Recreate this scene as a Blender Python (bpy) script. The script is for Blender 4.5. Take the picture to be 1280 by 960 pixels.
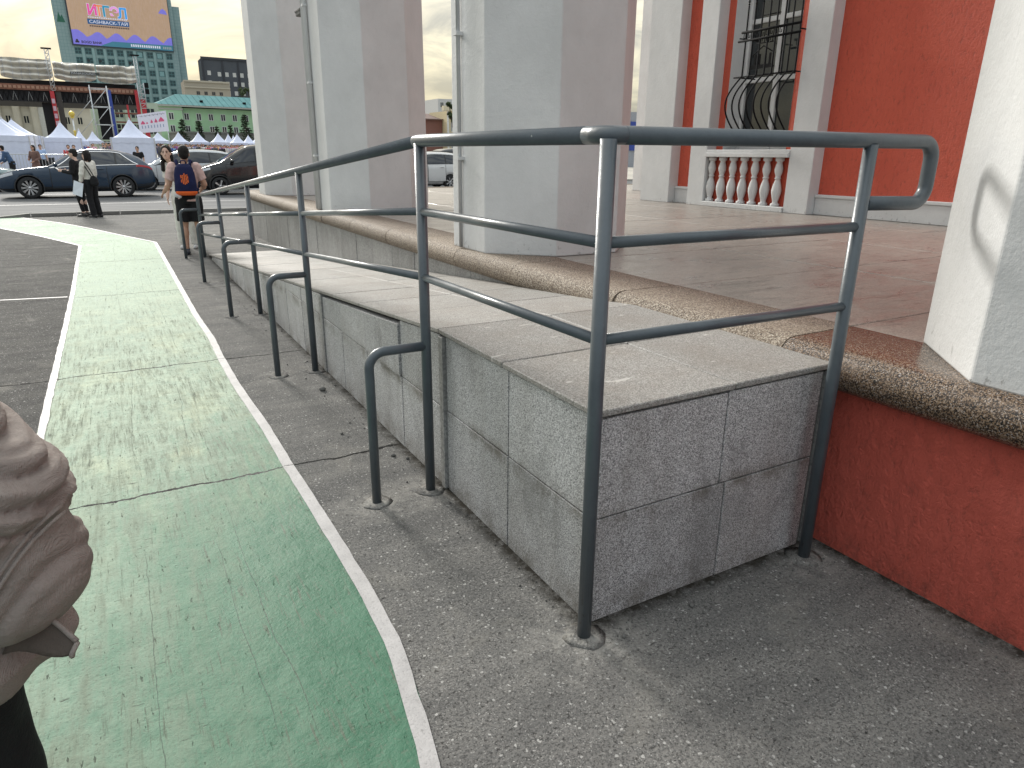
import bpy, bmesh, math, random, bisect
import numpy as np
from mathutils import Vector, Matrix, noise as mnoise
from math import sin, cos, pi, radians, sqrt, atan2, tan
random.seed(7)
S = bpy.context.scene
for o in list(bpy.data.objects):
    bpy.data.objects.remove(o)
COL = S.collection

# ------------------------------------------------------------------ camera, sky, sun, exposure
YAW, PITCH, ROLL = radians(29.7), radians(18.5), radians(-0.5)
_f = Vector((sin(YAW)*cos(PITCH), cos(YAW)*cos(PITCH), -sin(PITCH)))
_r0 = Vector((cos(YAW), -sin(YAW), 0))
_d0 = _f.cross(_r0)
_r = _r0*cos(ROLL) + _d0*sin(ROLL)
_up = -(_f.cross(_r))
cam_data = bpy.data.cameras.new('camera')
cam = bpy.data.objects.new('camera', cam_data)
COL.objects.link(cam)
cam_data.sensor_width = 36.0
cam_data.lens = 855/1280*36
cam_data.clip_start = 0.05
cam_data.clip_end = 3000
m = Matrix((( _r.x, _up.x, -_f.x, -1.2168), (_r.y, _up.y, -_f.y, -1.6084), (_r.z, _up.z, -_f.z, 1.6), (0, 0, 0, 1)))
cam.matrix_world = m
S.camera = cam

SUN_EL = radians(27)
SUN_AZ = radians(-6)          # clockwise from +y
world = bpy.data.worlds.new("World")
S.world = world
world.use_nodes = True
wt = world.node_tree
wt.nodes.clear()
def wn(t, **kw):
    n = wt.nodes.new(t)
    for k, v in kw.items():
        setattr(n, k, v)
    return n
w_out = wn('ShaderNodeOutputWorld')
w_bg = wn('ShaderNodeBackground'); w_bg.inputs['Strength'].default_value = 0.10
w_bg2 = wn('ShaderNodeBackground'); w_bg2.inputs['Strength'].default_value = 1.0
w_sky = wn('ShaderNodeTexSky', sky_type='NISHITA', sun_disc=False, sun_elevation=SUN_EL, sun_rotation=SUN_AZ, air_density=1.2, dust_density=2.5)
w_tc = wn('ShaderNodeTexCoord')
w_map = wn('ShaderNodeMapping'); w_map.inputs['Scale'].default_value = (1.0, 1.0, 2.6)
w_map.inputs['Rotation'].default_value = (0.05, 0.06, 0.4)
w_n1 = wn('ShaderNodeTexNoise'); w_n1.inputs['Scale'].default_value = 8.5; w_n1.inputs['Detail'].default_value = 9; w_n1.inputs['Roughness'].default_value = .58
w_n1.inputs['Distortion'].default_value = .7
w_cr = wn('ShaderNodeValToRGB')          # cloud body: grey underside to bright rim
e = w_cr.color_ramp.elements
e[0].position, e[0].color = .37, (.36, .365, .38, 1)
e[1].position, e[1].color = .64, (.80, .76, .66, 1)
e2 = w_cr.color_ramp.elements.new(.51); e2.color = (.59, .57, .53, 1)
# warm brightening of the cloud sheet round the hidden sun
w_dot = wn('ShaderNodeVectorMath', operation='DOT_PRODUCT')
w_nrm = wn('ShaderNodeVectorMath', operation='NORMALIZE')
sd = (sin(SUN_AZ)*cos(SUN_EL*.55), cos(SUN_AZ)*cos(SUN_EL*.55), sin(SUN_EL*.55))
w_dot.inputs[1].default_value = sd
w_mr = wn('ShaderNodeMapRange'); w_mr.interpolation_type = 'SMOOTHSTEP'
w_mr.inputs['From Min'].default_value = -.1; w_mr.inputs['From Max'].default_value = 1.0
w_tint = wn('ShaderNodeMixRGB', blend_type='MIX')
w_tint.inputs[1].default_value = (.56, .63, .70, 1)
w_tint.inputs[2].default_value = (1.0, .90, .66, 1)
w_mul = wn('ShaderNodeMixRGB', blend_type='MULTIPLY'); w_mul.inputs[0].default_value = 1
w_mix = wn('ShaderNodeMixShader'); w_mix.inputs[0].default_value = .88
L = wt.links.new
L(w_tc.outputs['Generated'], w_nrm.inputs[0])
L(w_nrm.outputs[0], w_map.inputs['Vector']); L(w_map.outputs[0], w_n1.inputs['Vector'])
L(w_n1.outputs['Fac'], w_cr.inputs[0])
L(w_nrm.outputs[0], w_dot.inputs[0]); L(w_dot.outputs['Value'], w_mr.inputs['Value'])
w_low = wn('ShaderNodeMapRange'); w_low.interpolation_type = 'SMOOTHSTEP'          # the yellow light hugs the horizon below the hidden sun
w_low.inputs['From Min'].default_value = .02; w_low.inputs['From Max'].default_value = .42
w_low.inputs['To Min'].default_value = 1.0; w_low.inputs['To Max'].default_value = 0.0
w_warm = wn('ShaderNodeMixRGB'); w_warm.inputs[1].default_value = (1.0, .985, .96, 1); w_warm.inputs[2].default_value = (1.0, .955, .74, 1)
L(w_low.outputs[0], w_warm.inputs[0]); L(w_warm.outputs[0], w_tint.inputs[2])
L(w_mr.outputs[0], w_tint.inputs[0])
L(w_cr.outputs[0], w_mul.inputs[1]); L(w_tint.outputs[0], w_mul.inputs[2])
w_sep = wn('ShaderNodeSeparateXYZ'); L(w_nrm.outputs[0], w_sep.inputs[0]); L(w_sep.outputs[2], w_low.inputs['Value'])
w_cie = wn('ShaderNodeMapRange'); w_cie.inputs['From Min'].default_value = 0; w_cie.inputs['From Max'].default_value = 1
w_cie.inputs['To Min'].default_value = .76; w_cie.inputs['To Max'].default_value = 3.3; w_cie.clamp = True      # overcast sky: brighter overhead than at the horizon
L(w_sep.outputs[2], w_cie.inputs['Value']); L(w_cie.outputs[0], w_bg2.inputs['Strength'])
L(w_mul.outputs[0], w_bg2.inputs['Color'])
L(w_sky.outputs[0], w_bg.inputs['Color'])
L(w_bg.outputs[0], w_mix.inputs[1]); L(w_bg2.outputs[0], w_mix.inputs[2])
L(w_mix.outputs[0], w_out.inputs['Surface'])

sun_d = bpy.data.lights.new('sun', 'SUN')
sun_d.energy = 2.6
sun_d.angle = radians(11)
sun_d.color = (1.0, .97, .91)
sun = bpy.data.objects.new('sun', sun_d)
COL.objects.link(sun)
sun.rotation_euler = Vector((-sin(SUN_AZ)*cos(SUN_EL), -cos(SUN_AZ)*cos(SUN_EL), -sin(SUN_EL))).to_track_quat('-Z', 'Y').to_euler()
S.view_settings.view_transform = 'Standard'
S.view_settings.look = 'None'
S.view_settings.exposure = 0.50
S.view_settings.gamma = 1.0
S.view_settings.use_curve_mapping = False

# ------------------------------------------------------------------ material helpers
class NT:
    def __init__(s, name):
        s.m = bpy.data.materials.new(name); s.m.use_nodes = True
        s.t = s.m.node_tree
        s.b = s.t.nodes['Principled BSDF']
    def n(s, t, **kw):
        nd = s.t.nodes.new(t)
        for k, v in kw.items(): setattr(nd, k, v)
        return nd
    def link(s, a, b): s.t.links.new(a, b)
    def put(s, sock, v):
        if hasattr(v, 'is_output') or hasattr(v, 'links'): s.link(v, sock)
        else:
            if isinstance(v, tuple) and len(v) == 3 and sock.type == 'RGBA': v = (*v, 1)
            sock.default_value = v
    def pos(s, sc=(1, 1, 1), rot=(0, 0, 0), loc=(0, 0, 0)):
        g = s.n('ShaderNodeNewGeometry')
        if sc == (1, 1, 1) and rot == (0, 0, 0): return g.outputs['Position']
        mp = s.n('ShaderNodeMapping'); mp.inputs['Scale'].default_value = sc; mp.inputs['Rotation'].default_value = rot; mp.inputs['Location'].default_value = loc
        s.link(g.outputs['Position'], mp.inputs[0]); return mp.outputs[0]
    def obj(s, sc=(1, 1, 1)):
        g = s.n('ShaderNodeTexCoord')
        mp = s.n('ShaderNodeMapping'); mp.inputs['Scale'].default_value = sc
        s.link(g.outputs['Object'], mp.inputs[0]); return mp.outputs[0]
    def noise(s, vec, scale, detail=4, rough=.55, dist=0.0):
        nd = s.n('ShaderNodeTexNoise')
        s.link(vec, nd.inputs['Vector']); nd.inputs['Scale'].default_value = scale; nd.inputs['Detail'].default_value = detail
        nd.inputs['Roughness'].default_value = rough; nd.inputs['Distortion'].default_value = dist
        return nd.outputs['Fac']
    def vor(s, vec, scale, out='Color', feature='F1', rnd=1.0):
        nd = s.n('ShaderNodeTexVoronoi', feature=feature); s.link(vec, nd.inputs['Vector']); nd.inputs['Scale'].default_value = scale
        nd.inputs['Randomness'].default_value = rnd
        return nd.outputs[out]
    def ramp(s, fac, stops, interp='LINEAR'):
        nd = s.n('ShaderNodeValToRGB'); cr = nd.color_ramp; cr.interpolation = interp
        for i, (p, c) in enumerate(stops):
            el = cr.elements[i] if i < 2 else cr.elements.new(p)
            el.position = p; el.color = (*c, 1) if not isinstance(c, (int, float)) else (c, c, c, 1)
        s.link(fac, nd.inputs[0]); return nd.outputs[0]
    def mix(s, fac, a, b, mode='MIX'):
        nd = s.n('ShaderNodeMixRGB', blend_type=mode)
        s.put(nd.inputs[0], fac); s.put(nd.inputs[1], a); s.put(nd.inputs[2], b); return nd.outputs[0]
    def math(s, op, a, b=0.0, c=0.0, clamp=False):
        nd = s.n('ShaderNodeMath', operation=op, use_clamp=clamp); s.put(nd.inputs[0], a); s.put(nd.inputs[1], b); s.put(nd.inputs[2], c); return nd.outputs[0]
    def sep(s, vec):
        nd = s.n('ShaderNodeSeparateXYZ'); s.link(vec, nd.inputs[0]); return nd.outputs
    def rnd(s):
        return s.n('ShaderNodeObjectInfo').outputs['Random']
    def bump(s, h, strength=.3, dist=.01, prev=None):
        nd = s.n('ShaderNodeBump'); nd.inputs['Strength'].default_value = strength; nd.inputs['Distance'].default_value = dist
        s.link(h, nd.inputs['Height'])
        if prev is not None: s.link(prev, nd.inputs['Normal'])
        return nd.outputs[0]
    def done(s, base, rough=.6, normal=None, metallic=0.0, spec=None, emis=None, emis_s=0.0, coat=0.0):
        s.put(s.b.inputs['Base Color'], base); s.put(s.b.inputs['Roughness'], rough); s.put(s.b.inputs['Metallic'], metallic)
        if normal is not None: s.link(normal, s.b.inputs['Normal'])
        if spec is not None: s.put(s.b.inputs['Specular IOR Level'], spec)
        if emis is not None: s.put(s.b.inputs['Emission Color'], emis); s.b.inputs['Emission Strength'].default_value = emis_s
        if coat: s.b.inputs['Coat Weight'].default_value = coat; s.b.inputs['Coat Roughness'].default_value = .04
        return s.m
def plain(name, col, rough=.55, metallic=0.0, var=.12, scale=6.0, coat=0.0, bump=0.0, spec=None):
    """a simple painted / cloth surface: colour broken up by a low noise, faint relief"""
    t = NT(name)
    p = t.obj()
    n = t.noise(p, scale, 5, .6)
    c = t.mix(t.ramp(n, [(.3, 0.0), (.7, 1.0)]), tuple(x*(1-var) for x in col), tuple(min(1, x*(1+var)) for x in col))
    nm = t.bump(t.noise(p, scale*9, 3), bump, .01) if bump else None
    return t.done(c, rough, nm, metallic, coat=coat, spec=spec)

def joint_mask(t, axis_out, warp, places, w):
    """thin wandering cracks at the given coordinates"""
    v = t.math('ADD', axis_out, warp)
    acc = None
    for p0 in places:
        d = t.math('ABSOLUTE', t.math('SUBTRACT', v, p0))
        k = t.math('LESS_THAN', d, w)
        acc = k if acc is None else t.math('MAXIMUM', acc, k)
    return acc

CRACKS = (-2.6, 1.885, 4.2, 7.62, 10.6, 13.6, 17.0)
def crack_for(t, w=.004):
    p = t.pos(); x, y, z = t.sep(p)
    wob = t.math('MULTIPLY_ADD', t.noise(p, 2.2, 9, .70), .16, -.08)
    wvar = t.math('MULTIPLY', t.noise(p, 5.0, 2), w*2)
    return joint_mask(t, y, wob, CRACKS, wvar)

def mk_ground(name='pavement_concrete', k_=1.0):
    t = NT(name); p = t.pos()
    big = t.noise(p, .55, 5, .6); mid = t.noise(p, 3.2, 6, .65, .4); fine = t.noise(p, 95, 3, .7)
    streak = t.noise(t.pos((1.0, 5.0, 1)), 1.1, 5, .6)
    c = t.ramp(big, [(.34, tuple(q*k_ for q in (.160, .158, .154))), (.5, tuple(q*k_ for q in (.210, .206, .198))), (.66, tuple(q*k_ for q in (.29, .28, .264)))])
    c = t.mix(t.ramp(mid, [(.38, 0.), (.62, 1.)]), t.mix(.42, c, (.12, .119, .118)), c)
    c = t.mix(.55, c, t.ramp(streak, [(.35, tuple(q*k_ for q in (.150, .147, .144))), (.65, tuple(q*k_ for q in (.285, .275, .258)))]))
    c = t.mix(t.ramp(fine, [(.38, .55), (.52, 0.)]), c, (.06, .06, .06))
    spk = t.vor(p, 260, 'Color'); r, g, b = t.sep(spk)
    c = t.mix(t.math('MULTIPLY', t.math('GREATER_THAN', r, .955), .5), c, (.46, .45, .43))
    c = t.mix(t.math('MULTIPLY', t.math('LESS_THAN', r, .17), .55), c, (.055, .055, .055))
    pit = t.ramp(t.noise(p, 62, 5, .78), [(.335, .75), (.415, 0.)]); c = t.mix(pit, c, (.045, .043, .041))
    fl = t.sep(t.vor(p, 130, 'Color'))[1]; c = t.mix(t.math('MULTIPLY', t.math('GREATER_THAN', fl, .985), .7), c, (.55, .54, .52))
    mott = t.noise(p, 7.5, 9, .78, .5); c = t.mix(t.ramp(mott, [(.40, .32), (.52, 0.)]), c, tuple(q*k_ for q in (.13, .128, .125)))
    pale = t.noise(t.pos((1, 1, 1), (0, 0, .3)), 2.0, 9, .74, .6); c = t.mix(t.ramp(pale, [(.55, 0.), (.72, .45)]), c, (.33, .315, .28))
    ck = crack_for(t, .0085)
    # hairline wandering cracks
    hv = t.vor(t.n('ShaderNodeVectorMath', operation='ADD').outputs[0], 1) if False else None
    c = t.mix(ck, c, (.02, .02, .02))
    # pale scuffs and mortar drips
    sc = t.noise(t.pos((2.2, .5, 1), (0, 0, .5)), 1.6, 7, .7, 1.2)
    c = t.mix(t.ramp(sc, [(.63, 0.), (.74, .45)]), c, (.33, .32, .30))
    # mortar splashed round the feet of the nearest tubes
    if k_ == 1.0:
        dm = None
        for ux, vy, rr_ in ((0, 0, 3.2), (-.03, 1.28, 4.2), (-.315, 1.27, 4.2), (1.1, -.05, 5.0), (-.315, 3.54, 5.0)):
            vd = t.n('ShaderNodeVectorMath', operation='DISTANCE'); t.link(p, vd.inputs[0]); vd.inputs[1].default_value = (ux, vy, 0)
            q_ = t.math('MULTIPLY_ADD', vd.outputs['Value'], -rr_, 1.0, True); dm = q_ if dm is None else t.math('MAXIMUM', dm, q_)
        spl = t.math('MULTIPLY', dm, t.ramp(t.noise(p, 9, 9, .76, .4), [(.44, 0.), (.58, 1.)]))
        c = t.mix(t.math('MULTIPLY', spl, .9, 0, True), c, (.40, .385, .355))
    # grime gathered along the foot of the ramp block and the red wall, with a ragged edge
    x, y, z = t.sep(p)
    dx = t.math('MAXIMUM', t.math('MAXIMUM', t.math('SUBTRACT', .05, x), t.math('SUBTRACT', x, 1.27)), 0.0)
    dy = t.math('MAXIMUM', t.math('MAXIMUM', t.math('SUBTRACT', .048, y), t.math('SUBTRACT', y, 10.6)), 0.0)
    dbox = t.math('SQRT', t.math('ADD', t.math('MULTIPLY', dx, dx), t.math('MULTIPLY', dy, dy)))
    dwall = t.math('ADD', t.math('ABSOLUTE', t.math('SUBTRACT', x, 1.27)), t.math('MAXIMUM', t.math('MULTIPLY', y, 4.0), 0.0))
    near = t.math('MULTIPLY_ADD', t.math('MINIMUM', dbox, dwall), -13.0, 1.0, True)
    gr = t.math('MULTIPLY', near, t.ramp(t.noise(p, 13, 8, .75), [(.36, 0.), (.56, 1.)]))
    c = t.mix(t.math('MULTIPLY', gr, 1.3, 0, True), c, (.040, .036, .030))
    h = t.math('SUBTRACT', t.math('ADD', t.math('MULTIPLY', fine, .8), t.math('MULTIPLY', t.noise(p, 320, 2), .5)), t.math('MULTIPLY', ck, 2.0))
    nm = t.bump(t.math('SUBTRACT', h, t.math('MULTIPLY', pit, .8)), .9, .010, t.bump(t.noise(p, 11, 8, .72), .5, .018))
    return t.done(c, t.ramp(mid, [(.3, .85), (.7, .97)]), nm, spec=.10)

def mk_green():
    t = NT('green_floor_paint'); p = t.pos(); x, y, z = t.sep(p)
    patch = t.noise(p, 1.7, 9, .70, .4); blot = t.noise(p, 6.5, 9, .74, .3)
    st1 = t.noise(t.pos((11.0, 1.1, 1.0)), 2.0, 9, .72, .2); st2 = t.noise(t.pos((34.0, 2.0, 1.0), (0, 0, .03)), 2.0, 6, .7)
    cross = t.noise(t.pos((1.6, 12.0, 1)), 2.0, 7, .68); fine = t.noise(p, 85, 4, .75)
    # the coat is still whole along the near right border; feet have worn it elsewhere
    nx = t.math('MULTIPLY_ADD', x, 1.15, 1.85, True); ny = t.math('MULTIPLY_ADD', y, -.40, 1.28, True)
    fresh = t.math('POWER', t.math('MULTIPLY', nx, ny), 1.2)
    w = t.math('ADD', t.math('MULTIPLY', patch, .30), t.math('ADD', t.math('MULTIPLY', blot, .26), t.math('MULTIPLY', st1, .34)))
    w = t.math('ADD', w, t.math('MULTIPLY', cross, .14))
    w = t.math('SUBTRACT', t.math('ADD', w, .04), t.math('MULTIPLY', fresh, .30))
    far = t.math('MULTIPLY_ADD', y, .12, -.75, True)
    c = t.ramp(w, [(.22, (.032, .118, .066)), (.36, (.070, .175, .112)), (.45, (.165, .265, .190)), (.52, (.33, .415, .33)), (.58, (.46, .54, .435)), (.66, (.55, .61, .50))])
    whole = t.math('MULTIPLY_ADD', y, -.40, 1.0, True)             # near end deeper green: fuller coat, and its lack of sky glare painted in
    c = t.mix(t.math('MULTIPLY', whole, .80), c, t.mix(t.math('MULTIPLY_ADD', x, 1.05, 1.85, True), t.mix(t.ramp(blot, [(.4, 0.), (.6, 1.)]), (.130, .222, .165), (.205, .300, .232)), t.mix(t.ramp(blot, [(.4, 0.), (.6, 1.)]), (.042, .130, .080), (.068, .168, .110))))
    band = t.math('MULTIPLY', t.math('MULTIPLY_ADD', y, .8, -.9, True), t.math('MULTIPLY_ADD', y, -.28, 2.3, True))
    scuff = t.math('MULTIPLY', band, t.math('MULTIPLY', t.ramp(t.noise(t.pos((16.0, 1.0, 1.0), (0, 0, .02)), 2.2, 10, .78, .15), [(.47, 0.), (.58, 1.)]), t.ramp(t.noise(p, 3.1, 7, .72), [(.40, 0.), (.56, .85)])))
    c = t.mix(scuff, c, (.150, .172, .128))
    yel_glare = t.math('MULTIPLY', band, t.ramp(t.noise(t.pos((2.2, 1.2, 1), (0, 0, .4)), 1.3, 8, .72), [(.50, 0.), (.66, .42)])); c = t.mix(yel_glare, c, (.56, .58, .40))  # yellowish glare on the middle stretch, painted into the colour
    dirt = t.math('MULTIPLY', t.ramp(t.math('ADD', t.math('MULTIPLY', st1, .62), t.math('MULTIPLY', blot, .38)), [(.46, 0.), (.60, 1.)]), t.math('SUBTRACT', .80, t.math('MULTIPLY', t.math('MULTIPLY_ADD', y, .20, -.5, True), .62)))
    c = t.mix(t.math('MULTIPLY', dirt, t.math('SUBTRACT', 1.0, fresh)), c, (.165, .195, .150))
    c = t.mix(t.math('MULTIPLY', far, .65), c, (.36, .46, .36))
    c = t.mix(t.ramp(fine, [(.34, .6), (.45, 0.)]), c, (.11, .14, .105))
    dash = t.math('MULTIPLY', t.ramp(st2, [(.56, 0.), (.63, 1.)]), t.ramp(t.noise(p, 2.6, 4, .7), [(.42, 0.), (.56, .85)]))
    c = t.mix(dash, c, (.095, .115, .085))
    chips = t.ramp(t.noise(t.pos((62.0, 13.0, 1), (0, 0, .35)), 1.0, 3, .6), [(.665, 0.), (.70, 1.)])
    chips2 = t.ramp(t.noise(t.pos((10.0, 52.0, 1), (0, 0, -.5)), 1.0, 3, .6), [(.675, 0.), (.71, 1.)])
    keep = t.math('SUBTRACT', .85, t.math('MULTIPLY', t.math('MAXIMUM', fresh, far), .6))
    c = t.mix(t.math('MULTIPLY', t.math('MAXIMUM', chips, chips2), keep), c, (.055, .065, .05))
    wob = t.math('MULTIPLY_ADD', t.noise(t.pos((1, .35, 1)), .9, 7, .6),   .22, -.11)
    hair = t.math('MULTIPLY', joint_mask(t, x, wob, (-1.30, -1.02, -.93), .0016), t.ramp(t.noise(p, .8, 2), [(.44, 0.), (.52, 1.)]))
    c = t.mix(t.math('MULTIPLY', hair, .55), c, (.05, .06, .05))
    ck = crack_for(t, .0085); c = t.mix(ck, c, (.02, .02, .02))
    h = t.math('SUBTRACT', t.math('ADD', t.math('MULTIPLY', fine, .6), t.math('ADD', t.math('MULTIPLY', blot, 1.2), t.math('MULTIPLY', t.noise(p, 12, 6, .65), 1.2))), t.math('MULTIPLY', t.math('MAXIMUM', ck, chips), 1.2))
    return t.done(c, t.ramp(w, [(.35, .45), (.60, .85)]), t.bump(h, .55, .010), spec=.16)

def mk_white_line():
    t = NT('white_line_paint'); p = t.pos()
    n = t.noise(p, 5, 7, .7); f = t.noise(p, 110, 3, .7); q = t.noise(t.pos((3, 1, 1)), 12, 6, .7)
    c = t.ramp(n, [(.3, (.27, .262, .262)), (.6, (.40, .388, .388))])
    c = t.mix(t.ramp(q, [(.62, 0.), (.70, .7)]), c, (.20, .195, .19))
    c = t.mix(t.ramp(f, [(.34, .5), (.45, 0.)]), c, (.17, .17, .165))
    ck = crack_for(t, .005); c = t.mix(ck, c, (.03, .03, .03))
    return t.done(c, .6, t.bump(f, .4, .004))

def mk_granite(name, cols, scale, rough, dirt=(.12, .11, .10), dirt_amt=.35, bump=.2, spots=None, drip=True):
    t = NT(name); p = t.pos()
    vc = t.vor(p, scale, 'Color'); r, g, b = t.sep(vc)
    n2 = t.noise(p, scale*.9, 2, .6)
    k = t.math('ADD', t.math('MULTIPLY', r, .62), t.math('MULTIPLY', n2, .38))
    c = t.ramp(k, cols)
    big = t.noise(p, 2.3, 6, .65, .3)
    dv = t.noise(t.pos((6, 6, .7)), 1.6, 6, .65) if drip else t.noise(p, 4, 6, .7)
    d = t.math('MULTIPLY', t.ramp(t.math('ADD', t.math('MULTIPLY', big, .5), t.math('MULTIPLY', dv, .5)), [(.45, 0.), (.68, 1.)]), dirt_amt)
    c = t.mix(d, c, dirt)
    if name.startswith('speckled'):                       # rusty damp stains along the joints and rising from the ground
        z = t.sep(p)[2]
        jn = t.math('MULTIPLY_ADD', t.math('ABSOLUTE', t.math('SUBTRACT', z, .405)), -16.0, 1.0, True)
        ft = t.math('MULTIPLY_ADD', z, -7.0, 1.0, True)
        ms = t.math('MULTIPLY', t.math('MAXIMUM', jn, ft), t.ramp(t.noise(t.pos((1, 1, .8)), 6, 9, .76), [(.44, 0.), (.60, .8)]))
        c = t.mix(ms, c, (.115, .10, .078))
        wet = t.ramp(t.noise(t.pos((1.6, 1.6, .9)), 1.9, 6, .6, .4), [(.56, 0.), (.66, .33)]); c = t.mix(wet, c, (.12, .118, .115))
    tone = t.math('MULTIPLY_ADD', t.rnd(), .28, .86)
    mul = t.n('ShaderNodeMixRGB', blend_type='MULTIPLY'); mul.inputs[0].default_value = 1
    t.link(c, mul.inputs[1]); t.link(tone, mul.inputs[2]); c = mul.outputs[0]
    if spots:
        sv = t.ramp(t.noise(t.pos((9, 26, 9), (0, 0, .5)), 1.0, 2, .5), [(.70, 0.), (.73, 1.)])
        c = t.mix(t.math('MULTIPLY', sv, .6), c, spots)
    nm = t.bump(t.math('ADD', k, t.noise(p, 30, 3)), bump, .003)
    return t.done(c, rough, nm)

def mk_stucco(name, col, col2, kind='smooth'):
    t = NT(name); p = t.pos(); x, y, z = t.sep(p)
    big = t.noise(p, 1.1, 6, .62); st = t.noise(t.pos((1, 1, .7)), 3.0, 8, .68, .2)
    c = t.mix(t.ramp(t.math('ADD', t.math('MULTIPLY', big, .6), t.math('MULTIPLY', st, .4)), [(.36, 0.), (.64, 1.)]), col2, col)
    if kind == 'red':
        tr = t.noise(t.pos((9, 9, 4.5)), 2.6, 9, .74, .35)
        dirt = t.noise(p, 4, 8, .7)
        c = t.mix(t.ramp(tr, [(.34, .55), (.47, 0.)]), c, tuple(k*.55 for k in col))
        c = t.mix(t.ramp(dirt, [(.62, 0.), (.80, .35)]), c, (.22, .09, .06))
        low = t.math('MULTIPLY', t.math('MULTIPLY_ADD', z, -8.5, 1.0, True), t.ramp(t.noise(t.pos((3, 3, 2)), 4, 9, .78), [(.44, 0.), (.66, .6)]))   # splash dirt along the foot
        c = t.mix(low, c, (.055, .04, .035))
        h = t.math('ADD', t.math('MULTIPLY', tr, 1.0), t.math('MULTIPLY', t.noise(p, 60, 4, .7), .45))
        return t.done(c, .62, t.bump(h, 1.0, .055))
    sm = t.noise(t.pos((1.2, 1.2, .5)), 1.5, 5, .6, .2)
    c = t.mix(t.ramp(sm, [(.58, 0.), (.78, .20)]), c, tuple(k*.6 for k in col))
    chips = t.noise(t.pos((1, 1, .6)), 26, 5, .7)
    foot = t.math('MULTIPLY_ADD', t.math('ABSOLUTE', t.math('SUBTRACT', z, .86)), -9.0, 1.0, True)
    c = t.mix(t.math('MULTIPLY', t.ramp(chips, [(.60, 0.), (.66, .7)]), t.math('ADD', t.math('MULTIPLY', foot, .9), .07)), c, (.12, .115, .105))
    h = t.math('ADD', t.math('MULTIPLY', t.noise(p, 22, 7, .68), 1.0), t.math('MULTIPLY', t.noise(p, 90, 3), .25))
    return t.done(c, .68, t.bump(h, .35, .012))

def mk_floor():
    t = NT('polished_terrace_granite'); p = t.pos()
    vc = t.vor(p, 210, 'Color'); r, g, b = t.sep(vc)
    c = t.ramp(r, [(.1, (.150, .137, .124)), (.5, (.255, .232, .208)), (.9, (.37, .338, .305))])
    n = t.noise(t.pos((1.4, 3.0, 1)), 1.6, 8, .68, .8)
    c = t.mix(t.ramp(n, [(.38, .0), (.70, .45)]), c, (.34, .295, .255))
    scr = t.noise(t.pos((3, 17, 1), (0, 0, .25)), 1.2, 6, .7)
    c = t.mix(t.ramp(scr, [(.56, 0.), (.66, .6)]), c, (.075, .062, .055)); c = t.mix(t.ramp(t.noise(t.pos((5, 22, 1), (0, 0, -.35)), 1.3, 8, .75), [(.54, 0.), (.66, .5)]), c, (.13, .112, .10))
    st = t.noise(p, .8, 6, .7); c = t.mix(t.ramp(st, [(.52, 0.), (.70, .35)]), c, (.17, .15, .135))
    ro = t.ramp(n, [(.35, .26), (.62, .48)])
    h = t.math('ADD', t.math('MULTIPLY', n, .6), t.math('MULTIPLY', t.noise(p, 22, 5, .6), .5))
    return t.done(c, ro, t.bump(h, .22, .01))

def mk_rail():
    t = NT('slate_blue_rail_paint'); p = t.pos()
    n = t.noise(p, 7, 6, .65); f = t.noise(p, 60, 4, .6)
    c = t.ramp(n, [(.3, (.057, .072, .085)), (.7, (.082, .101, .117))])
    z = t.sep(p)[2]
    foot = t.math('MULTIPLY_ADD', z, -3.2, 1.0, True)
    chip = t.math('MULTIPLY', t.ramp(t.noise(t.pos((1, 1, .45)), 42, 4, .7), [(.60, 0.), (.64, 1.)]), t.math('ADD', t.math('MULTIPLY', foot, .8), .10))
    c = t.mix(chip, c, (.030, .026, .024))
    c = t.mix(t.ramp(t.noise(p, 26, 4, .7), [(.64, 0.), (.80, .14)]), c, (.20, .21, .21))
    return t.done(c, t.ramp(n, [(.3, .30), (.7, .46)]), t.bump(f, .22, .004), spec=.6, coat=.15)

def mk_glass(name, tint=(.012, .015, .017), rough=.05):
    t = NT(name); p = t.pos()
    c = t.mix(t.noise(p, .8, 3), tint, tuple(k*1.9 for k in tint))
    return t.done(c, rough, t.bump(t.noise(p, .7, 2), .04, .02), spec=.7)

def mk_road():
    t = NT('road_asphalt'); p = t.pos()
    n = t.noise(t.pos((.35, 3.0, 1)), .7, 6, .6); f = t.noise(p, 40, 4, .7)
    c = t.ramp(n, [(.3, (.075, .078, .083)), (.7, (.150, .152, .156))])
    c = t.mix(t.ramp(f, [(.35, .4), (.5, 0.)]), c, (.04, .04, .042))
    return t.done(c, .85, t.bump(f, .4, .006), spec=.2)

def mk_plaza():
    t = NT('plaza_stone'); p = t.pos()
    n = t.noise(p, .25, 6, .6); 
    c = t.ramp(n, [(.3, (.30, .28, .245)), (.7, (.42, .39, .34))])
    return t.done(c, .65, t.bump(t.noise(p, 12, 3), .2, .01))

def mk_tower_glass():
    t = NT('teal_tower_cladding'); p = t.pos(); x, y, z = t.sep(p)
    br = t.n('ShaderNodeTexBrick'); br.offset = 0; br.inputs['Scale'].default_value = 1.0
    mp = t.n('ShaderNodeCombineXYZ'); t.link(x, mp.inputs[0]); t.link(z, mp.inputs[1]); t.link(mp.outputs[0], br.inputs['Vector'])
    br.inputs['Brick Width'].default_value = 1.24; br.inputs['Row Height'].default_value = 1.3; br.inputs['Mortar Size'].default_value = .05
    br.inputs['Color1'].default_value = (.215, .315, .320, 1); br.inputs['Color2'].default_value = (.25, .35, .352, 1); br.inputs['Mortar'].default_value = (.10, .20, .215, 1)  # cladding colours lightened to paint in the distance haze
    n = t.noise(p, .06, 4)
    c = t.mix(t.math('MULTIPLY', n, .5), br.outputs['Color'], (.27, .37, .37))
    return t.done(c, .45, spec=.4)

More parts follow.
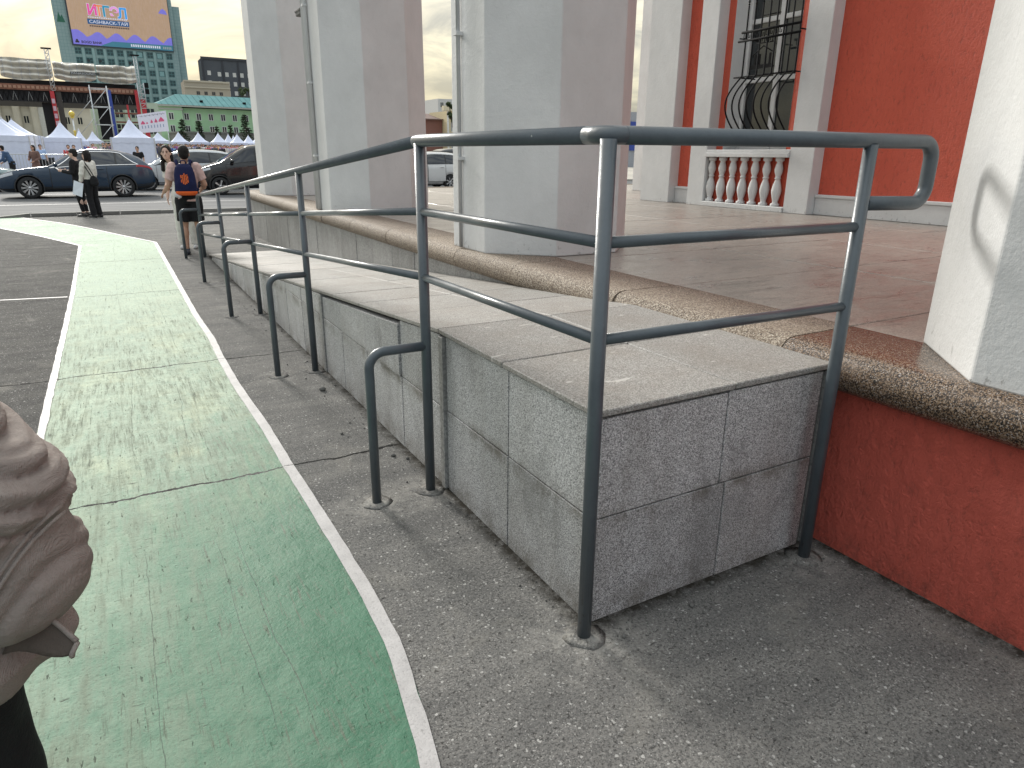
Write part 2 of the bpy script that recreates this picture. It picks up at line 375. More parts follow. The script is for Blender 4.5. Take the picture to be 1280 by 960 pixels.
MT = dict(
 ground=mk_ground(), asphalt=mk_ground('old_asphalt', .56), green=mk_green(), line=mk_white_line(),
 granite=mk_granite('speckled_grey_granite', [(.14, (.06, .06, .063)), (.34, (.22, .22, .225)), (.55, (.43, .43, .435)), (.80, (.74, .74, .74))], 370, .55, (.17, .155, .13), .40, .35),
 granite_shaded=mk_granite('speckled_shaded_granite', [(.14, (.045, .043, .046)), (.34, (.195, .187, .190)), (.55, (.41, .40, .40)), (.80, (.72, .70, .70))], 370, .58, (.15, .13, .11), .40, .35),  # the same grey granite, darkened in colour for the shaded front face
 slab=mk_granite('pale_landing_granite', [(.12, (.11, .105, .098)), (.36, (.23, .22, .205)), (.62, (.35, .338, .318)), (.86, (.52, .505, .48))], 300, .6, (.20, .165, .13), .5, .3, (.60, .58, .55), False),
 wallslab=mk_granite('streaked_grey_marble', [(.15, (.19, .19, .19)), (.5, (.29, .29, .285)), (.85, (.38, .38, .37))], 90, .5, (.14, .13, .12), .6, .15),
 rim=mk_granite('brown_black_coarse_granite', [(.33, (.010, .009, .009)), (.46, (.060, .036, .024)), (.58, (.21, .135, .080)), (.72, (.30, .22, .155)), (.88, (.46, .43, .43))], 270, .27, (.16, .11, .08), .40, .3),
 rim_worn_glare=mk_granite('worn_tan_glare_granite', [(.22, (.045, .032, .024)), (.38, (.125, .092, .068)), (.58, (.25, .200, .152)), (.82, (.47, .42, .35))], 210, .78, (.20, .155, .11), .45, .6),  # worn tan stone, its colour also lightened for sky glare along the rim
 mortar=plain('grey_mortar', (.12, .118, .112), .9, bump=.5),
 core=plain('ramp_core_concrete', (.022, .021, .020), .95),
 red=mk_stucco('red_rough_stucco', (.84, .145, .080), (.76, .120, .068), 'red'),
 red_plinth=mk_stucco('red_plinth_render', (.82, .155, .106), (.74, .130, .088), 'red'),
 white=mk_stucco('white_painted_plaster', (.655, .66, .66), (.55, .555, .555)),
 floor=mk_floor(), rail=mk_rail(),
 pane=mk_glass('dark_window_glass'), cpane=mk_glass('tinted_car_glass', (.012, .014, .018), .03),
 iron=plain('black_wrought_iron', (.010, .010, .011), .8, bump=.3, spec=.12),
 road=mk_road(), plaza=mk_plaza(), kerb=plain('grey_kerb_stone', (.17, .165, .155), .8, scale=9, bump=.5),
 tower=mk_tower_glass(),
 tyre=plain('black_tyre_rubber', (.016, .016, .017), .75, bump=.3), alloy=plain('silver_alloy', (.55, .55, .56), .28, .9),
 chrome=plain('chrome_trim', (.75, .75, .76), .15, 1.0), blackp=plain('black_plastic', (.02, .02, .021), .5, bump=.2),
 lampglass=plain('clear_lamp_glass', (.55, .57, .6), .1), tail=plain('red_tail_lamp', (.35, .012, .015), .18),
 tent=plain('white_tent_canvas', (.62, .66, .80), .7, var=.05, bump=.2), tentpole=plain('white_tent_pole', (.5, .5, .52), .4),
 skin=plain('tan_skin', (.47, .27, .19), .5, var=.06), skin2=plain('fair_skin', (.60, .40, .32), .5, var=.05),
 hair=plain('black_hair', (.012, .010, .010), .62, var=.4, scale=40, bump=.6, spec=.25),
 steel=plain('galvanised_scaffold_tube', (.52, .54, .56), .4, .6), redp=plain('red_painted_post', (.45, .03, .04), .5), bluep=plain('blue_painted_post', (.03, .06, .30), .5),
)
# ------------------------------------------------------------------ mesh helpers
class MB:
    def __init__(s): s.v = []; s.f = []; s.mi = []; s.sm = []
    def add(s, vs, fs, mat=0, smooth=False):
        b = len(s.v); s.v += [tuple(p) for p in vs]
        for f in fs:
            s.f.append(tuple(i+b for i in f)); s.mi.append(mat); s.sm.append(smooth)
        return s
    def box(s, x0, x1, y0, y1, z0, z1, mat=0):
        v = [(x0,y0,z0),(x1,y0,z0),(x1,y1,z0),(x0,y1,z0),(x0,y0,z1),(x1,y0,z1),(x1,y1,z1),(x0,y1,z1)]
        return s.add(v, [(0,3,2,1),(4,5,6,7),(0,1,5,4),(1,2,6,5),(2,3,7,6),(3,0,4,7)], mat)
    def cbox(s, x0, x1, y0, y1, z0, z1, c=.003, mat=0, ztop=None):
        """box with chamfered edges; ztop(y) may slope the top"""
        bm = bmesh.new()
        for X, sx in ((x0, 1), (x1, -1)):
            for Y, sy in ((y0, 1), (y1, -1)):
                for Z, sz in ((z0, 1), (z1, -1)):
                    zz = Z
                    if ztop and sz == -1: zz = ztop(Y)
                    bm.verts.new((X+sx*c, Y, zz)) if False else None
                    for q in ((sx*c, sy*c, 0), (sx*c, 0, sz*c), (0, sy*c, sz*c)):
                        bm.verts.new((X+q[0], Y+q[1], zz+q[2]))
        bmesh.ops.convex_hull(bm, input=bm.verts)
        bm.verts.index_update()
        s.add([v.co[:] for v in bm.verts], [[v.index for v in f.verts] for f in bm.faces], mat); bm.free(); return s
    def bar(s, a, b, w, h, mat=0):
        """square bar from a to b"""
        a = Vector(a); b = Vector(b); d = (b-a).normalized()
        ref = Vector((0,0,1)) if abs(d.z) < .95 else Vector((0,1,0))
        x = d.cross(ref).normalized()*w/2; y = x.cross(d).normalized()*h/2
        v = [a-x-y, a+x-y, a+x+y, a-x+y, b-x-y, b+x-y, b+x+y, b-x+y]
        return s.add(v, [(0,3,2,1),(4,5,6,7),(0,1,5,4),(1,2,6,5),(2,3,7,6),(3,0,4,7)], mat)
    def prism(s, poly, z0, z1, mat=0):
        n = len(poly)
        v = [(x, y, z0) for x, y in poly]+[(x, y, z1) for x, y in poly]
        f = [tuple(range(n-1, -1, -1)), tuple(range(n, 2*n))]+[(i, (i+1) % n, n+(i+1) % n, n+i) for i in range(n)]
        return s.add(v, f, mat)
    def tube(s, pts, r, n=14, mat=0, closed=False, caps=True):
        pts = [Vector(p) for p in pts]; N = len(pts); rs = r if isinstance(r, (list, tuple)) else [r]*N
        t0 = (pts[1]-pts[0]).normalized()
        ref = Vector((0,0,1)) if abs(t0.z) < .9 else Vector((0,1,0))
        nx = t0.cross(ref).normalized(); vs = []
        for i, p in enumerate(pts):
            if closed: t = (pts[(i+1) % N]-pts[i-1]).normalized()
            elif i == 0: t = t0
            elif i == N-1: t = (pts[-1]-pts[-2]).normalized()
            else: t = ((pts[i+1]-p).normalized()+(p-pts[i-1]).normalized()).normalized()
            nx = (nx-t*nx.dot(t)).normalized(); ny = t.cross(nx)
            sc = 1.0
            if not closed and 0 < i < N-1:
                cs = max(.5, t.dot((p-pts[i-1]).normalized())); sc = 1/cs if cs < .999 else 1
                sc = min(sc, 1.08)
            for k in range(n):
                a = 2*pi*k/n; vs.append(p+(nx*cos(a)+ny*sin(a))*rs[i]*sc)
        fs = []
        for i in range(N if closed else N-1):
            j = (i+1) % N
            for k in range(n):
                l = (k+1) % n; fs.append((i*n+k, i*n+l, j*n+l, j*n+k))
        s.add(vs, fs, mat, True)
        if caps and not closed:
            b = len(s.v)-len(vs)
            s.f.append(tuple(b+k for k in range(n-1, -1, -1))); s.mi.append(mat); s.sm.append(False)
            s.f.append(tuple(b+(N-1)*n+k for k in range(n))); s.mi.append(mat); s.sm.append(False)
        return s
    def lathe(s, prof, c=(0,0,0), n=20, mat=0, axis='z', smooth=True, caps=True):
        vs = []; P = len(prof)
        for r, z in prof:
            for k in range(n):
                a = 2*pi*k/n; x, y = r*cos(a), r*sin(a)
                q = (x, y, z) if axis == 'z' else ((x, z, y) if axis == 'y' else (z, x, y))
                vs.append((c[0]+q[0], c[1]+q[1], c[2]+q[2]))
        fs = []
        for i in range(P-1):
            for k in range(n):
                l = (k+1) % n; fs.append((i*n+k, i*n+l, (i+1)*n+l, (i+1)*n+k))
        if caps and prof[0][0] > 1e-6: fs.append(tuple(range(n-1, -1, -1)))
        if caps and prof[-1][0] > 1e-6: fs.append(tuple((P-1)*n+k for k in range(n)))
        return s.add(vs, fs, mat, smooth)
    def ell(s, c, r, rot=None, n=14, m=9, mat=0):
        vs = []; R = rot or Matrix.Identity(3)
        for i in range(m+1):
            th = pi*i/m
            for k in range(n):
                a = 2*pi*k/n
                vs.append(Vector(c)+R @ Vector((r[0]*sin(th)*cos(a), r[1]*sin(th)*sin(a), r[2]*cos(th))))
        fs = []
        for i in range(m):
            for k in range(n):
                l = (k+1) % n; fs.append((i*n+k, (i+1)*n+k, (i+1)*n+l, i*n+l))
        return s.add(vs, fs, mat, True)
    def caps(s, a, b, ra, rb, n=12, flat0=False, flat1=False, mat=0):
        """tapered limb with round (or flat) ends"""
        a = Vector(a); b = Vector(b); d = (b-a); Ln = d.length; d = d/Ln
        pts = []; rs = []
        if not flat0:
            for q in (0.02, .3, .6, .85): pts.append(a-d*ra*sqrt(max(0, 1-q*q))); rs.append(ra*q)
        for q in (0, .5, 1): pts.append(a+d*Ln*q); rs.append(ra+(rb-ra)*q)
        if not flat1:
            for q in (.85, .6, .3, .02): pts.append(b+d*rb*sqrt(max(0, 1-q*q))); rs.append(rb*q)
        return s.tube(pts, rs, n, mat)
    def loft(s, rings, n=20, mat=0):
        """rings: (cx,cy,cz,rx,ry) flat closed stack"""
        vs = []
        for cx, cy, cz, rx, ry in rings:
            for k in range(n):
                a = 2*pi*k/n; vs.append((cx+rx*cos(a), cy+ry*sin(a), cz))
        P = len(rings); fs = []
        for i in range(P-1):
            for k in range(n):
                l = (k+1) % n; fs.append((i*n+k, i*n+l, (i+1)*n+l, (i+1)*n+k))
        fs.append(tuple(range(n-1, -1, -1))); fs.append(tuple((P-1)*n+k for k in range(n)))
        return s.add(vs, fs, mat, True)
    def mesh(s, name, mats):
        me = bpy.data.meshes.new(name); me.from_pydata(s.v, [], s.f)
        for mt in (mats if isinstance(mats, (list, tuple)) else [mats]): me.materials.append(mt)
        me.polygons.foreach_set('material_index', s.mi); me.polygons.foreach_set('use_smooth', s.sm); me.update()
        return me
    def build(s, name, mats, parent=None, fix=False, loc=None, rz=0):
        me = s.mesh(name, mats)
        if fix:
            bm = bmesh.new(); bm.from_mesh(me); bmesh.ops.recalc_face_normals(bm, faces=bm.faces); bm.to_mesh(me); bm.free()
        return link(name, me, parent, loc, rz)
def link(name, me, parent=None, loc=None, rz=0):
    o = bpy.data.objects.new(name, me); COL.objects.link(o)
    if parent is not None: o.parent = parent
    if loc is not None: o.location = loc
    if rz: o.rotation_euler = (0, 0, rz)
    return o
def tag(o, label=None, cat=None, group=None, kind=None):
    if label: o['label'] = label
    if cat: o['category'] = cat
    if group: o['group'] = group
    if kind: o['kind'] = kind
    return o
def thing(name, label, cat, loc=(0,0,0), rz=0, group=None):
    o = bpy.data.objects.new(name, None); COL.objects.link(o)
    o.location = loc; o.rotation_euler = (0,0,rz); o.empty_display_size = .2
    return tag(o, label, cat, group)
def piece(name, me, parent, loc=(0,0,0), rz=0, label=None):
    o = link(name, me, parent, loc, rz)
    if label: o['label'] = label
    return o
def arc(c, r, a0, a1, ex, ey, n=6):
    c = Vector(c); ex = Vector(ex); ey = Vector(ey)
    return [c+ex*(r*cos(a0+(a1-a0)*i/n))+ey*(r*sin(a0+(a1-a0)*i/n)) for i in range(n+1)]
TMP = bpy.data.scenes.new('workbench')
def evalmesh(ob):
    """evaluate modifiers away from the main scene, so that it stays quick"""
    vl = TMP.view_layers[0]; vl.update(); dg = vl.depsgraph; dg.update()
    return bpy.data.meshes.new_from_object(ob.evaluated_get(dg))
def remesh(mb, voxel, smooth=6, factor=.5):
    """one continuous skin round overlapping closed shapes"""
    me = mb.mesh('tmp', []); bm = bmesh.new(); bm.from_mesh(me); bmesh.ops.recalc_face_normals(bm, faces=bm.faces); bm.to_mesh(me); bm.free()
    ob = bpy.data.objects.new('tmp', me); TMP.collection.objects.link(ob)
    md = ob.modifiers.new('r', 'REMESH'); md.mode = 'VOXEL'; md.voxel_size = voxel; md.use_smooth_shade = True
    if smooth:
        sm = ob.modifiers.new('s', 'SMOOTH'); sm.iterations = smooth; sm.factor = factor
    out = evalmesh(ob); bpy.data.objects.remove(ob); bpy.data.meshes.remove(me)
    for p in out.polygons: p.use_smooth = True
    return out
def displace(me, fn):
    n = len(me.vertices); co = np.empty(n*3); no = np.empty(n*3)
    me.vertices.foreach_get('co', co); me.vertices.foreach_get('normal', no)
    co = co.reshape(-1, 3); no = no.reshape(-1, 3)
    d = np.array([fn(Vector(c)) for c in co])
    me.vertices.foreach_set('co', (co+no*d[:, None]).ravel()); me.update()
def text_mesh(body, size, mat, parent, mtx, name='lettering', extrude=.0, sx=1.0, bold=0.0):
    cu = bpy.data.curves.new('t', 'FONT'); cu.body = body; cu.size = size; cu.extrude = extrude; cu.offset = bold
    cu.align_x = 'LEFT'; cu.resolution_u = 3
    ob = bpy.data.objects.new('t', cu); TMP.collection.objects.link(ob)
    me = evalmesh(ob); bpy.data.objects.remove(ob)
    me.materials.clear(); me.materials.append(mat)
    if sx != 1.0:
        for v in me.vertices: v.co.x *= sx
    me.transform(mtx); me.name = name
    return link(name, me, parent)

# ------------------------------------------------------------------ the ground, road and plaza
def sheet(name, poly, z, mat, sub=None):
    mb = MB(); n = len(poly)
    mb.add([(x, y, z if not callable(z) else z(x, y)) for x, y in poly], [tuple(range(n))]); o = mb.build(name, mat); return tag(o, kind='structure')
sheet('ground', [(-900, -300), (900, -300), (900, 1500), (-900, 1500)], -.012, MT['plaza'])
sheet('pavement', [(-60, -40), (60, -40), (60, 20.0), (-60, 20.0)], 0, MT['ground'])
sheet('road', [(-200, 20.0), (200, 20.0), (200, 36.5), (-200, 36.5)], 0, MT['road'])
zp = lambda x, y: .12 if y < 37 else .12+.012*(min(y, 125)-37)
mb = MB(); ys = [36.5, 60, 85, 125, 400, 900]
for a, b in zip(ys[:-1], ys[1:]):
    mb.add([(-260, a, zp(0, a)), (260, a, zp(0, a)), (260, b, zp(0, b)), (-260, b, zp(0, b))], [(0,1,2,3)])
mb.add([(-260, 36.5, -.01), (260, 36.5, -.01), (260, 36.5, .12), (-260, 36.5, .12)], [(0,1,2,3)])
tag(mb.build('plaza', MT['plaza']), kind='structure')
mb = MB()
for y, w in ((20.45, .1), (24.9, .12)):
    mb.add([(-60, y, .004), (60, y, .004), (60, y+w, .004), (-60, y+w, .004)], [(0,1,2,3)])
for k in range(14):
    x = -24+k*4.0
    mb.add([(x, 31.2, .004), (x+2.2, 31.2, .004), (x+2.2, 31.35, .004), (x, 31.35, .004)], [(0,1,2,3)])
tag(mb.build('road_markings', MT['line']), kind='structure')

right_edge = [(-1.35, -3.2), (-.93, -1.3), (-.71, -.45), (-.645, -.18), (-.575, .25), (-.56, .6), (-.562, 1.2), (-.572, 1.8), (-.575, 2.6), (-.60, 3.4), (-.60, 4.2), (-.585, 5.0), (-.605, 6.0), (-.60, 8.0), (-.595, 10.0), (-.59, 12.92)]
bend_r = [(-1.14, 14.51), (-1.75, 16.38), (-2.34, 17.95), (-3.3, 20.0)]
left_edge = [(-2.35, -3.2), (-1.95, -1.5), (-1.78, -.3), (-1.73, .6), (-1.79, 2.0), (-1.81, 3.0), (-1.805, 4.3), (-1.80, 6.4), (-1.80, 8.0), (-1.82, 10.5), (-1.84, 12.93)]
bend_l = [(-2.54, 14.86), (-3.39, 16.95), (-4.65, 20.0)]
def strip_sheet(name, A, B, z, mat, wob=0.0):
    """a strip between two polylines resampled to equal counts"""
    def rs(P, n):
        P = [Vector(p) for p in P]; d = [0]
        for a, b in zip(P[:-1], P[1:]): d.append(d[-1]+(b-a).length)
        out = []
        for i in range(n):
            t = d[-1]*i/(n-1); k = max(j for j in range(len(d)) if d[j] <= t+1e-9); k = min(k, len(P)-2)
            out.append(P[k].lerp(P[k+1], (t-d[k])/(d[k+1]-d[k])))
        return out
    n = 260 if wob else 120
    a = rs(A, n); b = rs(B, n); vs = []
    for i in range(n):
        w1 = (mnoise.noise(Vector((a[i].x*9, a[i].y*9, 1)))+.6*mnoise.noise(Vector((a[i].x*31, a[i].y*31, 4))))*wob
        w2 = (mnoise.noise(Vector((b[i].x*9, b[i].y*9, 7)))+.6*mnoise.noise(Vector((b[i].x*31, b[i].y*31, 9))))*wob
        vs += [(a[i].x+w1, a[i].y, z), (b[i].x+w2, b[i].y, z)]
    mb = MB(); mb.add(vs, [(2*i, 2*i+1, 2*i+3, 2*i+2) for i in range(n-1)])
    return tag(mb.build(name, mat, fix=True), kind='structure')
RE = right_edge+bend_r; LE = left_edge+bend_l
strip_sheet('asphalt', [(-60, y) for x, y in LE], [(x+.10, y) for x, y in LE], .002, MT['asphalt'])
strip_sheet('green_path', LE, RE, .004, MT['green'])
strip_sheet('path_border_line', [(x-.055, y) for x, y in RE], RE, .008, MT['line'], .004)
strip_sheet('path_border_line', LE, [(x+.045, y) for x, y in LE], .008, MT['line'], .008)
# faint white chalk line running on across the concrete beside the path
strip_sheet('chalk_line', [(-7.0, 7.92), (-4.0, 8.1), (-1.82, 7.70)], [(-7.0, 7.97), (-4.0, 8.14), (-1.82, 7.745)], .004, MT['line'], .008)

# kerb stones along the road, one sloping down where the path meets the road
kb = thing('kerb', 'low grey stone kerb along the road beyond the green path', 'kerb', (0, 20.05, 0))
k0 = MB(); k0.cbox(-.495, .495, -.09, .09, 0, .095, .012); km = k0.mesh('kerb_stone', MT['kerb'])
for i in range(34):
    piece('kerb_stone', km, kb, (-2.55+i*1.0, 0, random.uniform(-.006, .004)), random.uniform(-.006, .006))
k1 = MB(); k1.add([(-.5,-.09,0),(.5,-.09,0),(.5,.09,0),(-.5,.09,0),(-.5,-.09,.012),(.5,-.09,.095),(.5,.09,.095),(-.5,.09,.012)], [(0,3,2,1),(4,5,6,7),(0,1,5,4),(1,2,6,5),(2,3,7,6),(3,0,4,7)])
k1.build('kerb_stone', MT['kerb'], kb, loc=(-3.56, -.12, 0), rz=.22)
for i in range(12):
    piece('kerb_stone', km, kb, (-6.4-i*1.0, 0, random.uniform(-.006, .004)))

# ------------------------------------------------------------------ terrace: core, red wall, tiles, rolled granite rim, floor slabs
ZT = .86
terrace = thing('terrace', 'raised stone terrace with rolled brown granite rim, red front wall and polished floor', 'terrace')
END = 14.15
mb = MB(); mb.box(1.30, 24, -12, END-.05, .0, ZT-.03); mb.build('terrace_core', MT['core'], terrace)
mb = MB()                                           # rough red front wall, gently uneven
ny, nz = 90, 14; vs = []
for i in range(ny+1):
    for j in range(nz+1):
        y = -11.9+i*(11.955)/ny; z = .0+j*.735/nz
        q = mnoise.noise(Vector((0, y*2.2, z*2.2)))*.006+mnoise.noise(Vector((3, y*9, z*9)))*.002
        vs.append((1.272+q+.02*max(0, -y)*.35, y, z))
mb.add(vs, [(i*(nz+1)+j, i*(nz+1)+j+1, (i+1)*(nz+1)+j+1, (i+1)*(nz+1)+j) for i in range(ny) for j in range(nz)], 0, True)
mb.build('red_wall', MT['red_plinth'], terrace, fix=False)
# grey tiles facing the terrace along the ramp
def ramp_z(v): return .82 if v < 1.30 else max(.03, .82-(v-1.30)*.0852)
v = 2.2; k = 0
for w in [.62]*20:
    v1 = min(v+w, END-.02)
    if v1-v < .05: break
    b = MB(); b.cbox(1.262+(.004 if k % 3 == 0 else 0), 1.30, v+.003, v1-.003, max(0, ramp_z(v1)-.12), .715, .003)
    b.build('facing_tile', MT['wallslab'], terrace); v = v1; k += 1
b = MB(); b.cbox(1.266, 24, END-.03, END, 0, .715, .003); b.build('end_facing', MT['wallslab'], terrace)
# rim: profile (outward offset, z) swept along path; outward is -u, then +v round the corner
PROF = [(-.40, ZT-.12), (-.40, ZT+.002), (.0, ZT+.002)]+[(.0+.085*sin(a), ZT-.083+.085*cos(a)) for a in [radians(q) for q in range(15, 181, 15)]]+[(-.05, ZT-.168), (-.05, ZT-.12)]
def rim_stone(path, mt='rim_worn_glare'):
    """path: list of ((x,y),(nx,ny))"""
    n = len(PROF); vs = []; fs = []
    for i, ((x, y), (nx, ny)) in enumerate(path):
        for o, z in PROF: vs.append((x+nx*o, y+ny*o, z))
    for i in range(len(path)-1):
        for k in range(n):
            l = (k+1) % n; fs.append((i*n+k, (i+1)*n+k, (i+1)*n+l, i*n+l))
    m_ = MB(); m_.add(vs, fs, 0, True)
    m_.add(vs[:n], [tuple(range(n))]); m_.add(vs[-n:], [tuple(range(n-1, -1, -1))])
    o = m_.build('rim_stone', MT[mt], terrace, fix=True)
    return o
def wav(y): return .006*mnoise.noise(Vector((y*2.1, 3, 0)))
RX = 1.285
js = [-12, -8.2, -6.9, -5.6, -4.3, -3.0, -1.72, .30, 1.48, 2.66, 3.63, 4.5, 5.32, 6.58, 7.85, 9.07, 10.3, 11.5, 12.6, 13.85]
for a, b_ in zip(js[:-1], js[1:]):
    n = 7; off = random.uniform(-.006, .006); dz = 0
    P = []
    for i in range(n+1):
        y = a+.005+(b_-a-.010)*i/n
        P.append(((RX+off+wav(y)+.02*max(0, -y)*.35, y), (-1, 0)))
    rim_stone(P, 'rim' if a < 0 else 'rim_worn_glare')
cr = .28
P = [((RX+cr-cr*cos(a), 13.87+cr*sin(a)-.0), (-cos(a), sin(a))) for a in [radians(q) for q in range(0, 91, 10)]]
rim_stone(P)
x = RX+cr+.01
for k in range(10):
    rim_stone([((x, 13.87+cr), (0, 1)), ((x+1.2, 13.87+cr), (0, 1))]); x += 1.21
# floor slabs
fl = MB(); fl.cbox(-.5, .5, -.5, .5, -.03, 0, .004)
vj = [-11.4+1.176*k for k in range(22)]
shift = 1.49-min(vj, key=lambda q: abs(q-1.49)); vj = [q+shift for q in vj]
uj = [1.690, 3.2, 4.7, 6.2, 7.35]
for i in range(len(uj)-1):
    for k in range(len(vj)-1):
        a, b_, c_, d_ = uj[i], uj[i+1], vj[k], vj[k+1]
        if d_ > END-.3: continue
        b = MB(); b.cbox(a+.0055, b_-.0055, c_+.0055, d_-.0055, ZT-.03, ZT-random.uniform(0, .003), .004)
        b.build('floor_slab', MT['floor'], terrace)
b = MB(); b.box(7.35, 24, -12, END-.41, ZT-.03, ZT-.001); b.build('inner_floor', MT['floor'], terrace)
b = MB(); b.box(1.69, 7.35, vj[-1] if vj[-1] < END-.41 else vj[-2], END-.41, ZT-.03, ZT-.0015); b.build('inner_floor', MT['floor'], terrace)

# ------------------------------------------------------------------ access ramp with landing
ramp = thing('access_ramp', 'granite tiled access ramp and landing block beside the terrace', 'ramp')
RL = 10.6
core = MB()
cs = [.085, 1.30, 2.5, 4, 6, 8, RL]
vs = []
for v in cs: vs += [(.082, v, 0), (1.27, v, 0), (.082, v, ramp_z(v)-.026), (1.27, v, ramp_z(v)-.026)]
fs = []
for i in range(len(cs)-1):
    a, b_ = 4*i, 4*i+4
    fs += [(a, a+2, b_+2, b_), (a+2, a+3, b_+3, b_+2), (a+1, b_+1, b_+3, a+3)]
fs += [(0, 1, 3, 2), (4*len(cs)-4, 4*len(cs)-2, 4*len(cs)-1, 4*len(cs)-3)]
core.add(vs, fs); core.build('ramp_core', MT['core'], ramp, fix=True)
SEAM = .417
# front face (towards the camera): 2 x 2 tiles and a narrow mortar strip by the terrace
def front_tile(u0, u1, z0, z1, y=.048, m='granite_shaded'):
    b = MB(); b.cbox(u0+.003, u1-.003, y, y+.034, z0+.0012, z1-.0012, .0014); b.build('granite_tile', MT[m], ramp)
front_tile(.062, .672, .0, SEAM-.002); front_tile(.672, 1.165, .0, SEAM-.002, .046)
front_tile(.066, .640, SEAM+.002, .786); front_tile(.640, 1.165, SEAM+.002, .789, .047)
b = MB(); b.box(1.168, 1.262, .058, .09, 0, .785); b.build('mortar_strip', MT['mortar'], ramp)
b = MB(); b.cbox(1.185, 1.225, .040, .07, .0, .785, .006); b.build('edge_strip', MT['wallslab'], ramp)
# left face
vj2 = [.066, .640, 1.245]
tiles = [(.066, .640), (.640, 1.245), (1.305, 1.845), (1.845, 2.45), (2.45, 2.99), (2.99, 3.47), (3.55, 4.15), (4.15, 4.74), (4.74, 5.33), (5.33, 5.92), (5.92, 6.5), (6.5, 7.1), (7.1, 7.7), (7.7, 8.3), (8.3, 8.9), (8.9, 9.5), (9.5, 10.1)]
def left_tile(v0, v1, z0, z1a, z1b, u0, m='granite'):
    b = MB(); x0, x1 = u0, .084
    if z1b-z0 < .03: return
    c = .0016
    b.cbox(x0, x1, v0+.003, v1-.003, z0, z1a, c, ztop=lambda y: z1a+(z1b-z1a)*((y-v0)/(v1-v0)))
    b.build('granite_tile', MT[m], ramp)
for i, (a, b_) in enumerate(tiles):
    top_a, top_b = ramp_z(a)-.030, ramp_z(b_)-.030
    if 1.8 < a < 3.4: top_a -= .018; top_b -= .018
    proud = {3: -.004, 4: -.004}.get(i, random.uniform(-.001, .002))
    u0 = .050-.003*a*.9+.0
    u0 = max(u0, .02)
    if min(top_a, top_b) > SEAM+.05:
        left_tile(a, b_, 0, SEAM+.004*a-.002, SEAM+.004*b_-.002, u0)
        left_tile(a, b_, SEAM+.004*a+.005, top_a, top_b, u0+proud*(3 if i == 3 else 1))
    else:
        left_tile(a, b_, 0, top_a, top_b, u0)
for a, w in ((1.25, .05), (3.475, .07)):
    left_tile(a, a+w, 0, ramp_z(a)-.035, ramp_z(a)-.035, .034, 'wallslab')
# top slabs
def top_slab(u0, u1, v0, v1):
    z0, z1 = ramp_z(v0+1e-4), ramp_z(v1-1e-4)
    b = MB(); c = .004
    vs = []
    b.cbox(u0+.003, u1-.003, v0+.003, v1-.003, -.024, random.uniform(-.0015, .0005), c)
    b.v = [(x, y, z+z0+(z1-z0)*(y-v0)/(v1-v0)+(0)) for x, y, z in b.v]
    b.build('top_slab', MT['slab'], ramp)
vv = [.036, .675, 1.30]+[1.30+.62*k for k in range(1, 16)]
vv = [q for q in vv if q <= RL]+[RL]
for i in range(len(vv)-1):
    for u0, u1 in ((.035, .665), (.665, 1.262)):
        top_slab(u0, u1, vv[i], vv[i+1])

# ------------------------------------------------------------------ handrail
rail = thing('handrail', 'slate blue painted steel tube handrail around the ramp landing and down the ramp', 'handrail')
TOPZ = 1.655
def top_z(v): return TOPZ if v < 1.28 else TOPZ-.0762*(v-1.28)
PV = [0, 1.28, 3.54, 5.80, 8.05, 10.43]
PU = [0, -.035, -.035, -.03, -.03, -.04]
RR, PR, IR, LR = .0255, .0240, .0175, .0222
def tubeo(name, pts, r, n=18): b = MB(); b.tube(pts, r, n); return b.build(name, MT['rail'], rail, fix=True)
# post1 leans a little, right post too
for i in range(5):
    tubeo('post', [(PU[i], PV[i], 0), (PU[i], PV[i], top_z(PV[i])-.01)], PR)
tubeo('post', [(1.108, -.035, 0), (1.108, -.035, TOPZ-.01)], PR)
hp = [(0.052, -.0005, TOPZ), (1.40, -.035, TOPZ+.004)]
path = hp+arc((1.415, -.035, TOPZ-.060), .064, pi/2, 0, (1,0,0), (0,0,1), 7)+arc((1.415, -.035, TOPZ-.150), .064, 0, -pi/2, (1,0,0), (0,0,1), 7)+[(1.12, -.035, TOPZ-.208)]
tubeo('top_rail', path, RR, 22)
tubeo('top_rail', [(0.062, -.0, TOPZ)]+arc((.055, .055, TOPZ), .055, -pi/2, -pi, (1,0,0), (0,1,0), 8)+[(-.004, .10, TOPZ)], RR, 22)
tubeo('top_rail', [(-.004, .098, TOPZ), (-.035, 1.27, TOPZ), (-.035, 1.32, TOPZ-.003)], RR, 22)
e_ = 10.38
tubeo('top_rail', [(-.035, 1.318, top_z(1.318)), (-.03, 5.8, top_z(5.8)), (-.04, e_-.04, top_z(e_-.04))]+[(-.04, e_-.04+.09*sin(a), top_z(e_)-.09+.09*cos(a)) for a in [radians(q) for q in range(15, 91, 15)]]+[(-.04, e_+.05, 0)], RR, 22)
for dz in (.293, .583):
    tubeo('mid_rail', [(0, .0, TOPZ-dz), (1.108, -.035, TOPZ-dz+.004)], IR, 14)
    for i in range(5):
        tubeo('mid_rail', [(PU[i], PV[i], top_z(PV[i])-dz), (PU[i+1], PV[i+1], top_z(PV[i+1])-dz)], IR, 14)
for i in range(1, 6):
    z = .75; u1 = -.315; r = .075
    tubeo('support_loop', [(PU[i]-.01, PV[i], z)]+[(u1+r-r*sin(a), PV[i], z-r+r*cos(a)) for a in [radians(q) for q in range(0, 91, 12)]]+[(u1, PV[i], 0)], LR)
